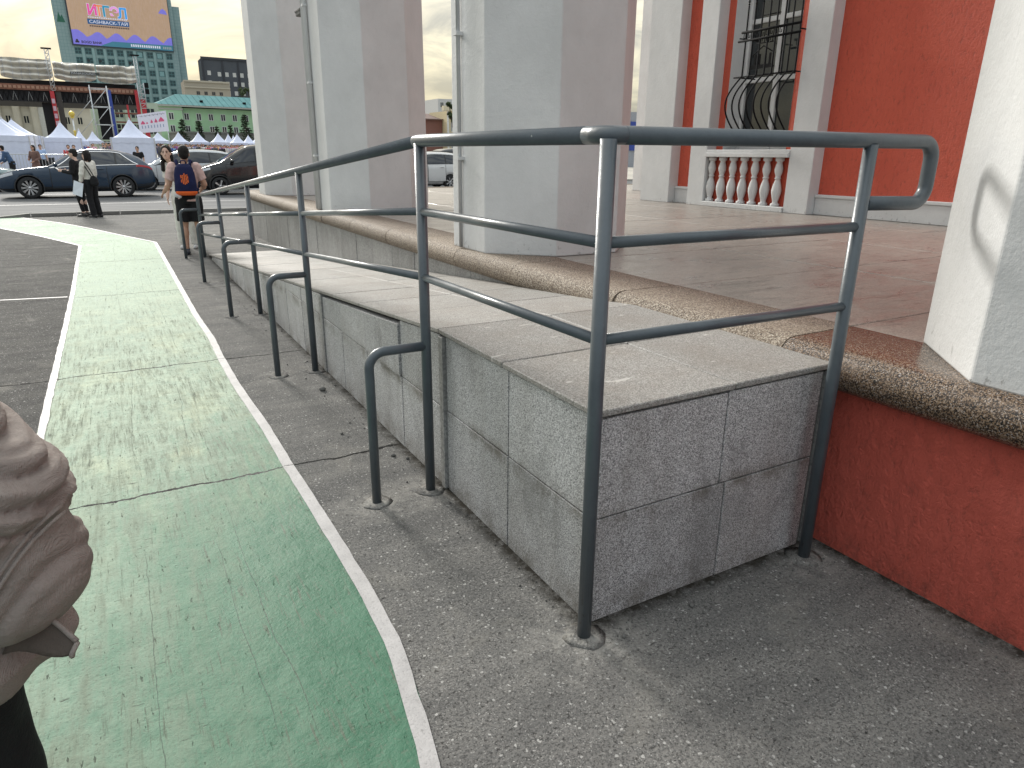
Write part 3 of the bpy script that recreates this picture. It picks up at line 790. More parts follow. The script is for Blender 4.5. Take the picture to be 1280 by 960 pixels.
# hardened grout collars where the tubes enter the ground
def collar(u, v):
    b = MB(); n = 18; pr = [(.0, .004), (.028, .004), (.045, .003), (.075, -.001)]
    b.lathe(pr, (u, v, .001), n)
    b.v = [(x+(x-u)*.35*mnoise.noise(Vector((x*40, y*40, u))), y+(y-v)*.35*mnoise.noise(Vector((x*40, y*40, v))), z) for x, y, z in b.v]
    b.build('grout_collar', MT['ground'], rail, fix=True)
for i in range(6): collar(PU[i], PV[i])
for i in range(1, 6): collar(-.315, PV[i])
collar(1.108, -.035)

gr_ = MB(); rg = random.Random(5)
for i in range(420):
    s_ = rg.choice((0, 0, 1, 2))
    if s_ == 0: u_, v_ = .0-abs(rg.gauss(0, .09))+.02, rg.uniform(.1, 9)
    elif s_ == 1: u_, v_ = rg.uniform(.1, 1.25), .02-abs(rg.gauss(0, .07))
    else: u_, v_ = 1.25-abs(rg.gauss(0, .07)), rg.uniform(-2.5, -.05)
    q = abs(rg.gauss(0, .0028))+.002
    R3 = Matrix.Rotation(rg.uniform(0, 6), 3, (rg.random(), rg.random(), rg.random()))
    gr_.ell((u_, v_, q*.5), (q, q*rg.uniform(.6, 1), q*rg.uniform(.5, .9)), R3, 5, 3)
for u_, v_, q in ((-.11, 3.05, .028), (-.22, 2.2, .012), (.45, -.06, .014), (-.06, 1.75, .016)):
    gr_.ell((u_, v_, q*.5), (q, q*.75, q*.6), Matrix.Rotation(u_*9, 3, 'Z'), 8, 5)
tag(gr_.build('grit', MT['mortar']), 'loose grit and small stones gathered along the foot of the ramp', 'grit', kind='stuff')

# ------------------------------------------------------------------ octagonal columns
def octo(c, W, ch=0):
    r = W/2; s_ = r*.4142
    return [(c[0]+a*r, c[1]+b*r) for a, b in ((-1, .4142), (-1, -.4142), (-.4142, -1), (.4142, -1), (1, -.4142), (1, .4142), (.4142, 1), (-.4142, 1))]
CU = 1.985
COLS = [('right edge of the view, nearest to the camera', -.715), ('behind the landing corner post', 3.53), ('behind the sloping rail, second from the left', 7.93), ('farthest left, above the end of the ramp', 12.36), (None, -5.2)]
labs = {-.715: 'white octagonal column nearest the camera, standing on the brown granite rim', 3.53: 'pale grey octagonal column behind the landing of the ramp', 7.93: 'pale grey octagonal column with white downpipe above the sloping handrail', 12.36: 'pale grey octagonal column farthest away at the foot end of the terrace', -5.2: 'white octagonal column out of view further along the terrace'}
CH = 8.2
for nm, cv in COLS:
    if cv == -5.2: continue
    c = thing('octagonal_column', labs[cv], 'column', (CU, cv, ZT), 0, 'columns of the terrace')
    b = MB(); n = 8
    zs = [0.0, .02]+[i*.3 for i in range(1, 27)]+[CH-ZT]
    base = octo((0, 0), 1.385); vs = []
    for z in zs:
        for x, y in base:
            q = .003*mnoise.noise(Vector((x*3, y*3+cv, z*2)))
            k = 1-.006*z
            vs.append((x*(k+q*.6), y*(k+q*.6), z))
    fs = [(i*8+k, i*8+(k+1) % 8, (i+1)*8+(k+1) % 8, (i+1)*8+k) for i in range(len(zs)-1) for k in range(8)]
    fs += [tuple(range(7, -1, -1)), tuple((len(zs)-1)*8+k for k in range(8))]
    b.add(vs, fs); sh = b.build('shaft', MT['white'], c, fix=True)
    bv = sh.modifiers.new('bevel', 'BEVEL'); bv.width = .008; bv.segments = 2; bv.limit_method = 'ANGLE'; bv.angle_limit = radians(30)
    b = MB(); b.prism(octo((0, 0), 1.75), CH-ZT, CH-ZT+.35); b.build('capital', MT['white'], c, fix=True)
    if cv in (3.53, 7.93):
        pv = .10 if cv == 3.53 else .20
        b = MB(); b.tube([(-.715, pv, .01), (-.715, pv, CH-ZT)], .016 if cv == 3.53 else .028, 10); p = b.build('downpipe', MT['white'] if cv != 3.53 else MT['steel'], c, fix=True)
        if cv != 3.53:
            b = MB(); b.tube([(-.715, pv+.12, .01), (-.715, pv+.12, CH-ZT)], .022, 10); b.build('downpipe', MT['white'], c, fix=True)
        for z in (.7, 1.6, 2.5, 3.4):
            bb = MB(); bb.box(-.745, -.69, pv-.035, pv+.035, z, z+.025); bb.build('pipe_clip', MT['white'], p)
        if cv != 3.53:
            b = MB(); b.cbox(-.80, -.70, pv-.06, pv+.10, 2.92, 3.25, .01); b.build('junction_box', MT['kerb'], c)
            b = MB(); b.cbox(-.73, -.66, pv+.18, pv+.42, 2.44, 2.50, .008); b.cbox(-.735, -.70, pv+.16, pv+.44, 2.485, 2.51, .004); b.build('bracket', MT['mortar'], c)
b = MB(); b.box(1.25, 2.75, -1.6, 13.4, CH+.36, CH+1.5); tag(b.build('entablature', MT['white']), 'white entablature beam carried across the tops of the columns', 'beam')

# ------------------------------------------------------------------ the red building with pilasters, window and balustrade
bld = thing('red_building', 'red stucco building with white pilasters and barred window behind the terrace', 'building', (7.1, 5, ZT))
def L3(b): b.v = [(x-7.1, y-5, z-ZT) for x, y, z in b.v]; return b
HB = 8.6
def bp(name, mat, *boxes, ch=0, parent=bld):
    b = MB()
    for q in boxes:
        b.cbox(*q, .006) if ch else b.box(*q)
    return L3(b).build(name, mat, parent)
WU, PUL = 7.22, 7.02
bp('wall', MT['red'], (WU, WU+.6, 6.60, 8.25, ZT, HB), (WU, WU+.6, -12, 5.40, ZT, HB), (WU, WU+.6, 5.402, 6.598, 4.8, HB), (WU+.03, WU+.6, 5.402, 6.598, ZT, 1.70), (7.163, WU+.2, 5.165, 6.735, ZT+.01, 1.598))
for a, b_ in ((7.55, 8.28), (6.74, 7.10), (4.77, 5.16), (-2.4, -1.5), (-6.9, -6.0)):
    bp('pilaster', MT['white'], (PUL, WU+.05, a, b_, ZT, HB), ch=1)
bp('corner_pilaster', MT['white'], (9.25, 10.2, 10.1, 11.25, ZT, HB), ch=1)
bp('side_wall', MT['white'], (WU+.6, 16, 7.9, 8.24, ZT, HB))
for a, b_ in ((7.102, 7.548), (-1.498, 4.768), (-6, -2.402)):
    bp('plinth', MT['white'], (WU-.055, WU+.02, a, b_, ZT, 1.085), (WU-.075, WU+.02, a, b_, 1.085, 1.125), ch=1)
# window recess with splayed reveals
GU = 7.47
V0, V1, Z0, Z1 = 5.40, 6.60, 1.70, 4.8
b = MB()
b.add([(WU-.004, V1, Z0), (WU-.004, V1, Z1), (GU, V1-.06, Z1), (GU, V1-.06, Z0)], [(0,1,2,3)])
b.add([(WU-.004, V0, Z0), (GU, V0+.06, Z0), (GU, V0+.06, Z1), (WU-.004, V0, Z1)], [(0,1,2,3)])
b.add([(WU-.004, V1, Z1), (WU-.004, V0, Z1), (GU, V0+.06, Z1), (GU, V1-.06, Z1)], [(0,1,2,3)])
b.add([(WU-.004, V0, Z0), (WU-.004, V1, Z0), (GU, V1-.06, Z0), (GU, V0+.06, Z0)], [(0,1,2,3)])
L3(b).build('window_reveal', MT['white'], bld)
fr = MB(); F0, F1 = V0+.06, V1-.06
for a, b_, z0, z1 in ((F0, F0+.05, Z0, Z1), (F1-.05, F1, Z0, Z1), (5.89, 5.975, Z0, Z1)):
    fr.cbox(GU-.03, GU+.05, a, b_, z0, z1, .006)
for z in (1.70, 2.66, 3.46, 4.74):
    for a, b_ in ((F0+.052, 5.888), (5.977, F1-.052)):
        fr.cbox(GU-.025, GU+.05, a, b_, z, z+.065, .006)
win = L3(fr).build('window', MT['white'], bld)
for a, b_ in ((F0+.05, 5.89), (5.975, F1-.05)):
    for z0, z1 in ((1.765, 2.66), (2.725, 3.46), (3.525, 4.74)):
        bp('pane', MT['pane'], (GU+.012, GU+.02, a, b_, z0, z1), parent=win)
# curtain strips seen behind the glass are part of the window
bp('room_backing', plain('dark_room', (.03, .03, .032), .9), (GU+.3, GU+.33, V0-.3, V1+.3, Z0-.1, Z1+.1))
# wrought iron grille, bellied at the foot
gx = 6.93
gvs = [6.09-.130*k for k in range(8)]
grille = L3(MB().tube([(gx, 6.24, 2.69), (gx, 5.165, 2.69)], .012, 8)).build('window_grille', MT['iron'], bld, fix=True)
def gpart(name, pts, r=.008, n=8):
    b = MB(); b.tube(pts, r, n); return L3(b).build(name, MT['iron'], grille, fix=True)
for k, v in enumerate(gvs):
    pts = [(gx, v, 3.60), (gx, v, 2.70)]
    for i in range(1, 15):
        t_ = i/14; pts.append((gx-.27*sin(pi*t_)**1.05*(1-.10*t_), v+.02*sin(pi*t_), 2.70-.80*t_))
    gpart('grille_bar', pts, .0115)
    b = MB(); b.lathe([(.0, 0), (.016, .012), (.006, .03), (.016, .05), (.0, .10)], (gx, v, 3.60), 8); L3(b).build('finial', MT['iron'], grille, fix=True)
for z, a, b_ in ((3.27, 6.17, 5.17), (3.16, 6.22, 5.165), (1.90, 6.15, 5.17)):
    gpart('grille_rail', [(gx, a, z), (gx, b_, z)], .016)
gpart('grille_rail', [(gx, 5.84, 3.44), (gx, 5.52, 3.44)], .008)
for v in (6.20, 5.18):
    for z in (2.69, 3.2, 1.90): gpart('grille_anchor', [(gx, v, z), (WU+.1, v, z)], .009)
# hammered fret pattern between the two rails: repeated square scrolls
for k, v in enumerate([6.10-.078*q for q in range(9)]):
    s_ = .028
    gpart('fret', [(gx, v-s_, 3.175), (gx, v-s_, 3.255), (gx, v+s_, 3.255), (gx, v+s_, 3.195), (gx, v-.0, 3.195), (gx, v, 3.232)], .0065, 6)
for k, v in enumerate((5.84, 5.77, 5.70, 5.63)):
    gpart('fret', [(gx, v-.022, 3.105), (gx, v-.022, 3.15), (gx, v+.022, 3.15), (gx, v+.022, 3.115)], .006, 6)
gpart('fret', [(gx, 5.88, 3.098), (gx, 5.58, 3.098)], .008, 6)
# emblem: small gabled house with columns
em = [[(gx, 5.92, 2.96), (gx, 5.75, 3.06), (gx, 5.58, 2.97)], [(gx, 5.92, 2.96), (gx, 5.92, 2.92)], [(gx, 5.58, 2.97), (gx, 5.58, 2.93)]]
for p in em: gpart('emblem_roof', p, .008, 6)
for v in (5.88, 5.80, 5.70, 5.62):
    b = MB(); b.box(gx-.006, gx+.006, v-.015, v+.015, 2.825, 2.96); L3(b).build('emblem_column', MT['iron'], grille)
b = MB(); b.box(gx-.008, gx+.008, 5.56, 5.94, 2.80, 2.825); b.box(gx-.008, gx+.008, 5.53, 5.97, 2.775, 2.80); L3(b).build('emblem_step', MT['iron'], grille)
# balustrade under the window, red behind the balusters
bal = L3(MB().cbox(PUL-.03, WU+.05, 5.162, 6.738, 1.60, 1.66, .006).cbox(PUL-.005, WU+.05, 5.162, 6.738, 1.66, 1.705, .006)).build('balustrade', MT['white'], bld)
bp('balustrade_base', MT['white'], (PUL-.02, WU+.05, 5.162, 6.738, ZT, .93), ch=1, parent=bal)
bm_ = MB()
prof = [(.075, 0), (.075, .035), (.05, .045), (.045, .07), (.062, .12), (.080, .19), (.082, .23), (.066, .30), (.044, .355), (.040, .375), (.052, .38), (.052, .395), (.040, .40), (.044, .42), (.066, .475), (.070, .51), (.058, .56), (.043, .60), (.050, .615), (.072, .622), (.072, .67)]
prof = [(r*.86, z) for r, z in prof]
bm_.lathe(prof, (0, 0, 0), 18); bme = bm_.mesh('baluster', MT['white'])
for k in range(7):
    o = piece('baluster', bme, bal, (7.10-7.1, 6.665-k*.215-5, .93-ZT))
# ------------------------------------------------------------------ vehicles
def car_paint(name, col, rough=.16, dirt=.6):
    t = NT(name); p = t.obj()
    n = t.noise(p, 3, 4); z = t.sep(p)[2]
    c = t.mix(t.math('MULTIPLY', n, .3), col, tuple(k*.75+.01 for k in col))
    low = t.math('MULTIPLY', t.math('MULTIPLY_ADD', z, -2.2, 1.2, True), t.ramp(t.noise(p, 5, 5, .7), [(.4, 0.), (.7, dirt)]))
    c = t.mix(low, c, (.10, .095, .085))
    return t.done(c, rough, t.bump(t.noise(p, 1.5, 2), .03, .02), coat=.45, metallic=.05)
def crom1(xs, ys, x):
    key = id(ys)
    if key not in _TAN:
        d = [(ys[i+1]-ys[i])/(xs[i+1]-xs[i]) for i in range(len(xs)-1)]; mm = [0.0]*len(xs); mm[0], mm[-1] = d[0], d[-1]
        for i in range(1, len(xs)-1): mm[i] = 0 if d[i-1]*d[i] <= 0 else 2*d[i-1]*d[i]/(d[i-1]+d[i])
        _TAN[key] = mm
    mm = _TAN[key]; i = min(max(bisect.bisect_left(xs, x)-1, 0), len(xs)-2); h = xs[i+1]-xs[i]; t = (x-xs[i])/h
    return (2*t**3-3*t*t+1)*ys[i]+(t**3-2*t*t+t)*h*mm[i]+(-2*t**3+3*t*t)*ys[i+1]+(t**3-t*t)*h*mm[i+1]
_TAN = {}
def crom(xs, ys, q):
    """smooth monotone-ish curve through the stations"""
    xs = np.array(xs); ys = np.array(ys, float); d = np.diff(ys)/np.diff(xs); mm = np.zeros(len(xs)); mm[0], mm[-1] = d[0], d[-1]
    for i in range(1, len(xs)-1): mm[i] = 0 if d[i-1]*d[i] <= 0 else 2*d[i-1]*d[i]/(d[i-1]+d[i])
    out = []
    for x in np.atleast_1d(q):
        i = int(np.clip(np.searchsorted(xs, x)-1, 0, len(xs)-2)); h = xs[i+1]-xs[i]; t = (x-xs[i])/h
        out.append((2*t**3-3*t*t+1)*ys[i]+(t**3-2*t*t+t)*h*mm[i]+(-2*t**3+3*t*t)*ys[i+1]+(t**3-t*t)*h*mm[i+1])
    return np.array(out)
class CarShape:
    def __init__(s, sp): s.sp = sp; s.xs = sp['x']
    def val(s, key, x): return crom1(s.xs, s.sp[key], x)
    def sec(s, x):
        zb, zl, zr, w, wr = (s.val(k, x) for k in ('zb', 'zl', 'zr', 'w', 'wr'))
        gh = max(zr-zl, .012); k = min(gh/.5, 1.0); wt = .955*w*(1-k)+wr*k
        wt = min(wt, .95*w)
        hm = zl-zb
        P = [(0, zb), (.72*w, zb), (.92*w, zb+.05), (.985*w, zb+.16*hm+.03), (1.0*w, zb+.42*hm), (.995*w, zb+.68*hm), (.985*w, zl-.09*min(1, hm/.6)), (.955*w, zl)]
        for q in (.08, .33, .62, .90):
            P.append((.95*w+(wt-.95*w)*q**1.15, zl+gh*(.02+.86*q)))
        P += [(wt*.93, zl+gh*.955), (wt*.72, zl+gh*.988), (wt*.36, zl+gh*1.0), (0, zl+gh*1.003)]
        return P
    def pt(s, x, t):
        P = s.sec(x); i = int(min(max(0, math.floor(t)), len(P)-2)); f = t-i
        return Vector((x, P[i][0]+(P[i+1][0]-P[i][0])*f, P[i][1]+(P[i+1][1]-P[i][1])*f))
    def normal(s, x, t):
        a = s.pt(x+.02, t)-s.pt(x-.02, t); b = s.pt(x, min(t+.15, 14.99))-s.pt(x, max(t-.15, 0))
        n = a.cross(b).normalized()
        return n if n.y > 0 or (abs(n.y) < .3 and n.z > 0) else -n
    def body(s):
        q = list(np.linspace(0, s.xs[-1], 64)); P0 = len(s.sec(0)); vs = []; fs = []
        for x in q:
            P = s.sec(x)
            for y, z in P: vs.append((x, y, z))
            for y, z in P[-2:0:-1]: vs.append((x, -y, z))
        n = 2*P0-2
        for i in range(len(q)-1):
            for k in range(n):
                l = (k+1) % n; fs.append((i*n+k, i*n+l, (i+1)*n+l, (i+1)*n+k))
        fs.append(tuple(range(n-1, -1, -1))); fs.append(tuple((len(q)-1)*n+k for k in range(n)))
        mb = MB(); mb.add(vs, fs, 0, True); return mb
    def patch(s, x0, x1, t0, t1, off=.006, nx=14, nt=5, side=1, xe=None, thick=.004):
        """panel lying on the surface; xe(t) -> (x0, x1) lets its ends rake"""
        top = []
        for j in range(nt+1):
            t = t0+(t1-t0)*j/nt
            a, b = xe((t-t0)/(t1-t0)) if xe else (x0, x1)
            for i in range(nx+1):
                x = a+(b-a)*i/nx; p = s.pt(x, t); n = s.normal(x, t)
                o = p+n*off; top.append((o.x, o.y*side, o.z))
        W = nx+1; fs = [(j*W+i, j*W+i+1, (j+1)*W+i+1, (j+1)*W+i) for j in range(nt) for i in range(nx)]
        mb = MB(); mb.add(top, fs, 0, True); return mb
    def strip_top(s, x0, x1, t0, off=.006, nx=10):
        """panel across the car (windscreen, rear window) from t0 on one side over to the other"""
        ts = [t0+(15-t0)*k/8 for k in range(9)]; vs = []; 
        for i in range(nx+1):
            x = x0+(x1-x0)*i/nx
            row = [(t, 1) for t in ts]+[(t, -1) for t in ts[-2::-1]]
            for t, sg in row:
                p = s.pt(x, t); e = .02; a = s.pt(x+e, t)-s.pt(x-e, t); n = Vector((-a.z, 0, a.x)).normalized()
                if n.z < 0: n = -n
                o = p+n*off; vs.append((o.x, o.y*sg, o.z))
        W = 17; fs = [(j*W+i, j*W+i+1, (j+1)*W+i+1, (j+1)*W+i) for j in range(nx) for i in range(W-1)]
        mb = MB(); mb.add(vs, fs, 0, True); return mb
def wheel_meshes(r, spokes=10, w=.22):
    ty = MB(); ty.lathe([(r*.70, -w*.48), (r*.93, -w*.5), (r*.985, -w*.40), (r, -w*.2), (r, w*.2), (r*.985, w*.40), (r*.93, w*.5), (r*.70, w*.48)], (0,0,0), 36, axis='y', caps=False)
    ri = MB(); ri.lathe([(r*.70, -w*.46), (r*.72, -w*.44), (r*.66, -w*.36), (r*.63, -w*.1), (r*.63, w*.40), (r*.70, w*.46)], (0,0,0), 36, axis='y', caps=False)
    ri.lathe([(.0, -w*.40), (r*.12, -w*.39), (r*.15, -w*.30), (r*.15, -w*.05)], (0,0,0), 16, axis='y')
    for k in range(spokes):
        a = 2*pi*k/spokes
        for da in (-.09, .09):
            ri.bar((r*.13*cos(a), -w*.33, r*.13*sin(a)), (r*.67*cos(a+da), -w*.40, r*.67*sin(a+da)), .026 if spokes > 6 else .045, .03)
    di = MB(); di.lathe([(.0, -w*.02), (r*.62, -w*.02), (r*.62, w*.1), (0, w*.1)], (0,0,0), 28, axis='y')
    return ty, ri, di
def make_car(name, label, cat, sp, loc, rz=0, group=None, paint=None):
    """local x runs from the nose backwards, y is the left-right axis, near side is -y"""
    root = thing(name, label, cat, loc, rz, group)
    sh = CarShape(sp); r = sp['r']
    bme = sh.body().mesh('body', [paint, MT['blackp']])
    bm = bmesh.new(); bm.from_mesh(bme); bmesh.ops.recalc_face_normals(bm, faces=bm.faces); bm.to_mesh(bme); bm.free()
    ob = bpy.data.objects.new('tmpb', bme); TMP.collection.objects.link(ob)
    cut = MB()
    for x in sp['wx']:
        W_ = sh.val('w', x)
        for sg in (-1, 1):
            c = MB(); y0, y1 = sorted((sg*(W_-.26), sg*(W_+.3)))
            cut.lathe([(r+.045, y0), (r+.045, y1)], (x, 0, r), 36, axis='y')
    co = cut.mesh('cut', [MT['blackp']])
    bm = bmesh.new(); bm.from_mesh(co); bmesh.ops.recalc_face_normals(bm, faces=bm.faces); bm.to_mesh(co); bm.free()
    cob = bpy.data.objects.new('tmpc', co); TMP.collection.objects.link(cob)
    md = ob.modifiers.new('b', 'BOOLEAN'); md.operation = 'DIFFERENCE'; md.object = cob; md.solver = 'EXACT'
    try: md.material_mode = 'TRANSFER'
    except Exception: pass
    me = evalmesh(ob); bpy.data.objects.remove(ob); bpy.data.objects.remove(cob)
    body = link('body', me, root)
    near = (-1, 1)
    arch = sp.get('cladding', True)
    for sg in near:
        # dark trim under the glass, then the glass panels
        g0, g1 = sp['glass']
        def xe(q, a=g0, b=g1): return (a[0]+(a[1]-a[0])*q, b[0]+(b[1]-b[0])*q)
        sh.patch(0, 0, 8.0, 11.15, .004, 30, 6, sg, xe).build('window_surround', MT['blackp'], root)
        cuts = sp['pillars']
        for i in range(len(cuts)-1):
            a, b_ = cuts[i], cuts[i+1]
            def xe2(q, a=a, b=b_):
                lo, hi = xe(q); A = lo+.05 if a is None else a+.03; B = hi-.05 if b is None else b-.03
                A = max(A, lo+.05); B = min(B, hi-.05)
                if B < A+.01: m_ = (A+B)/2; A, B = m_-.005, m_+.005
                return A, B
            sh.patch(0, 0, 8.15, 10.95, .010, 14, 6, sg, xe2).build('side_window', MT['cpane'], root)
        if sp.get('chrome'):
            pts = []
            for q in np.linspace(0, 1, 10): p = sh.pt(xe(q)[0], 8+3.15*q); pts.append((p.x, (p.y+.008)*sg, p.z))
            for q in np.linspace(0, 1, 22)[1:]:
                x = xe(1)[0]+(xe(1)[1]-xe(1)[0])*q; p = sh.pt(x, 11.2); pts.append((p.x, (p.y+.010)*sg, p.z+.004))
            for q in np.linspace(1, 0, 12)[1:]: p = sh.pt(xe(q)[1], 8+3.15*q); pts.append((p.x, (p.y+.010)*sg, p.z))
            for q in np.linspace(1, 0, 14)[1:]:
                x = xe(0)[0]+(xe(0)[1]-xe(0)[0])*q; p = sh.pt(x, 7.9); pts.append((p.x, (p.y+.010)*sg, p.z))
            t = MB(); t.tube(pts, .020, 6); t.build('window_trim', MT['chrome'], root, fix=True)
        for a, b_ in sp['doors']:
            d = sh.patch(a, b_, 3.0, 7.6, .007, 14, 9, sg).build('door', paint, root)
            sm_ = MB()
            for xx in (a, b_): sm_.tube([tuple(Vector((q.x, (q.y+.009)*sg, q.z))) for q in [sh.pt(xx, tt) for tt in np.linspace(2.8, 7.7, 8)]], .008, 5)
            sm_.tube([tuple(Vector((q.x, (q.y+.009)*sg, q.z))) for q in [sh.pt(xx, 2.8) for xx in np.linspace(a, b_, 6)]], .008, 5)
            sm_.build('door_gap', MT['blackp'], d, fix=True)
            hx = b_-.20; p = sh.pt(hx, 6.15)
            h = MB(); h.caps((p.x-.09, (p.y+.03)*sg, p.z), (p.x+.09, (p.y+.03)*sg, p.z), .017, .015, 8); h.build('handle', sp.get('handle_mat', paint), d, fix=True)
        if arch:
            sh.patch(sp['wx'][0]+r+.05, sp['wx'][1]-r-.05, 1.2, 3.2, .012, 12, 4, sg).build('sill', MT['blackp'], root)
            for x in sp['wx']:
                t = MB(); W_ = sh.val('w', x)
                t.tube([(x+(r+.055)*cos(a), (W_*.985+.004)*sg, r+(r+.055)*sin(a)) for a in np.linspace(-.35, pi+.35, 22)], .022, 8)
                t.build('arch_trim', MT['blackp'], root, fix=True)
        a, b_, t0, t1 = sp['head']; sh.patch(a, b_, t0, t1, .009, 8, 4, sg).build('headlight', MT['lampglass'], root)
        a, b_, t0, t1 = sp['tail']; sh.patch(a, b_, t0, t1, .009, 8, 3, sg).build('tail_light', MT['tail'], root)
        # bumper lower corners
        sh.patch(.06, sp['wx'][0]-r-.06, 1.3, 3.0, .008, 6, 3, sg).build('bumper_trim', MT['blackp'], root)
        sh.patch(sp['wx'][1]+r+.06, sp['x'][-1]-.05, 1.3, 3.2, .008, 6, 3, sg).build('bumper_trim', MT['blackp'], root)
        mx = sp['mirror']; p = sh.pt(mx, 8.05)
        mbm = MB(); mbm.ell((p.x+.02, (p.y+.13)*sg, p.z+.10), (.075, .11, .075)); mbm.caps((p.x, p.y*sg, p.z+.03), (p.x, (p.y+.1)*sg, p.z+.06), .025, .02, 8)
        mbm.build('wing_mirror', sp.get('mirror_mat', paint), root, fix=True)
    a, b_ = sp['screen']; sh.strip_top(a, b_, 12.2, .006).build('windscreen', MT['cpane'], root)
    a, b_ = sp['rear']; sh.strip_top(a, b_, 12.2, .006).build('rear_window', MT['cpane'], root)
    # grille and number plate carriers at the ends
    w0 = sh.val('w', .02); z0 = sh.val('zl', .02)
    b = MB(); b.cbox(-.03, .05, -w0*.55, w0*.55, z0*.60, z0*.92, .02); gr_ = b.build('grille', MT['blackp'], root)
    for k in range(4):
        b = MB(); zz = z0*(.64+.08*k); b.box(-.036, -.029, -w0*.5, w0*.5, zz, zz+.018); b.build('grille_bar', MT['chrome'], gr_)
    if sp.get('rails'):
        for sg in near:
            x0, x1 = sp['rails']; pts = []
            for q in np.linspace(0, 1, 12):
                x = x0+(x1-x0)*q; p = sh.pt(x, 12.4); pts.append((x, p.y*sg, p.z+(.045 if 0 < q < 1 else .0)))
            t = MB(); t.tube(pts, .014, 6); t.build('roof_rail', sp.get('rail_mat', MT['alloy']), root, fix=True)
    ty, ri, di = wheel_meshes(r, sp.get('spokes', 10))
    tm, rm, dm = ty.mesh('tyre', MT['tyre']), ri.mesh('rim', MT['alloy']), di.mesh('brake_disc', MT['blackp'])
    for x in sp['wx']:
        W_ = sh.val('w', x)
        for sg in near:
            wh = link('wheel', tm, root, (x, sg*(W_-.115), r), 0 if sg < 0 else pi)
            link('rim', rm, wh); link('brake_disc', dm, wh)
    return root
SUV = dict(x=[0, .05, .25, .6, 1.1, 1.5, 2.05, 2.45, 2.95, 3.5, 4.05, 4.45, 4.72, 4.86, 4.92],
 zb=[.36, .27, .22, .21, .21, .21, .21, .21, .21, .21, .22, .25, .30, .38, .45],
 zl=[.62, .72, .82, .91, .985, 1.015, 1.035, 1.05, 1.065, 1.085, 1.11, 1.13, 1.09, 1.0, .85],
 zr=[.63, .74, .86, .965, 1.045, 1.085, 1.40, 1.60, 1.69, 1.685, 1.58, 1.42, 1.19, 1.03, .87],
 w=[.72, .84, .93, .965, .975, .98, .98, .98, .98, .985, .985, .965, .92, .86, .80],
 wr=[.5, .5, .55, .6, .66, .68, .64, .62, .61, .60, .58, .56, .56, .55, .5], r=.372, wx=(.94, 3.835),
 glass=((1.62, 2.38), (4.42, 3.88)), pillars=(None, 2.68, 3.70, None), doors=((1.62, 2.66), (2.69, 3.37)), head=(.14, .52, 6.0, 7.4), tail=(4.34, 4.86, 6.4, 7.5),
 screen=(1.62, 2.36), rear=(4.08, 4.62), mirror=1.80, chrome=True, spokes=10)
VAN = dict(x=[0, .06, .3, .65, 1.0, 1.35, 1.8, 2.2, 2.8, 3.8, 4.6, 5.0, 5.12, 5.16],
 zb=[.36, .28, .24, .23, .23, .23, .23, .23, .23, .23, .24, .28, .32, .36],
 zl=[.66, .80, .95, 1.04, 1.10, 1.14, 1.17, 1.19, 1.21, 1.22, 1.22, 1.21, 1.18, 1.1],
 zr=[.67, .83, 1.01, 1.13, 1.24, 1.45, 1.72, 1.88, 1.93, 1.94, 1.92, 1.86, 1.70, 1.3],
 w=[.74, .86, .93, .955, .96, .96, .96, .96, .96, .96, .96, .95, .93, .90],
 wr=[.6, .6, .66, .72, .74, .74, .74, .74, .74, .74, .74, .73, .72, .7], r=.345, wx=(.92, 4.1),
 glass=((1.02, 1.95), (4.95, 4.85)), pillars=(None, 2.35, 3.5, None), doors=((1.20, 2.32), (2.38, 3.5)), head=(.10, .62, 6.2, 7.9), tail=(5.02, 5.15, 6.2, 7.8),
 screen=(.98, 2.02), rear=(5.0, 5.13), mirror=1.42, spokes=5)
MPV = dict(x=[0, .06, .3, .7, 1.1, 1.5, 1.95, 2.4, 3.0, 3.7, 4.3, 4.62, 4.78, 4.84],
 zb=[.34, .26, .21, .20, .20, .20, .20, .20, .20, .20, .21, .26, .32, .4],
 zl=[.60, .74, .86, .95, 1.01, 1.05, 1.07, 1.08, 1.09, 1.10, 1.10, 1.08, 1.02, .9],
 zr=[.61, .76, .90, 1.02, 1.14, 1.38, 1.58, 1.69, 1.73, 1.70, 1.60, 1.44, 1.2, .92],
 w=[.68, .80, .88, .915, .92, .92, .92, .92, .92, .92, .92, .91, .88, .84],
 wr=[.5, .55, .6, .66, .68, .67, .66, .65, .64, .63, .61, .6, .58, .55], r=.325, wx=(.90, 3.66),
 glass=((1.10, 1.85), (4.50, 4.22)), pillars=(None, 2.48, 3.45, None), doors=((1.25, 2.46), (2.50, 3.42)), head=(.12, .58, 6.2, 7.5), tail=(4.45, 4.78, 6.3, 7.7),
 screen=(1.05, 1.9), rear=(4.35, 4.72), mirror=1.45, rails=(1.9, 4.2), rail_mat=MT['blackp'], spokes=7, cladding=False)
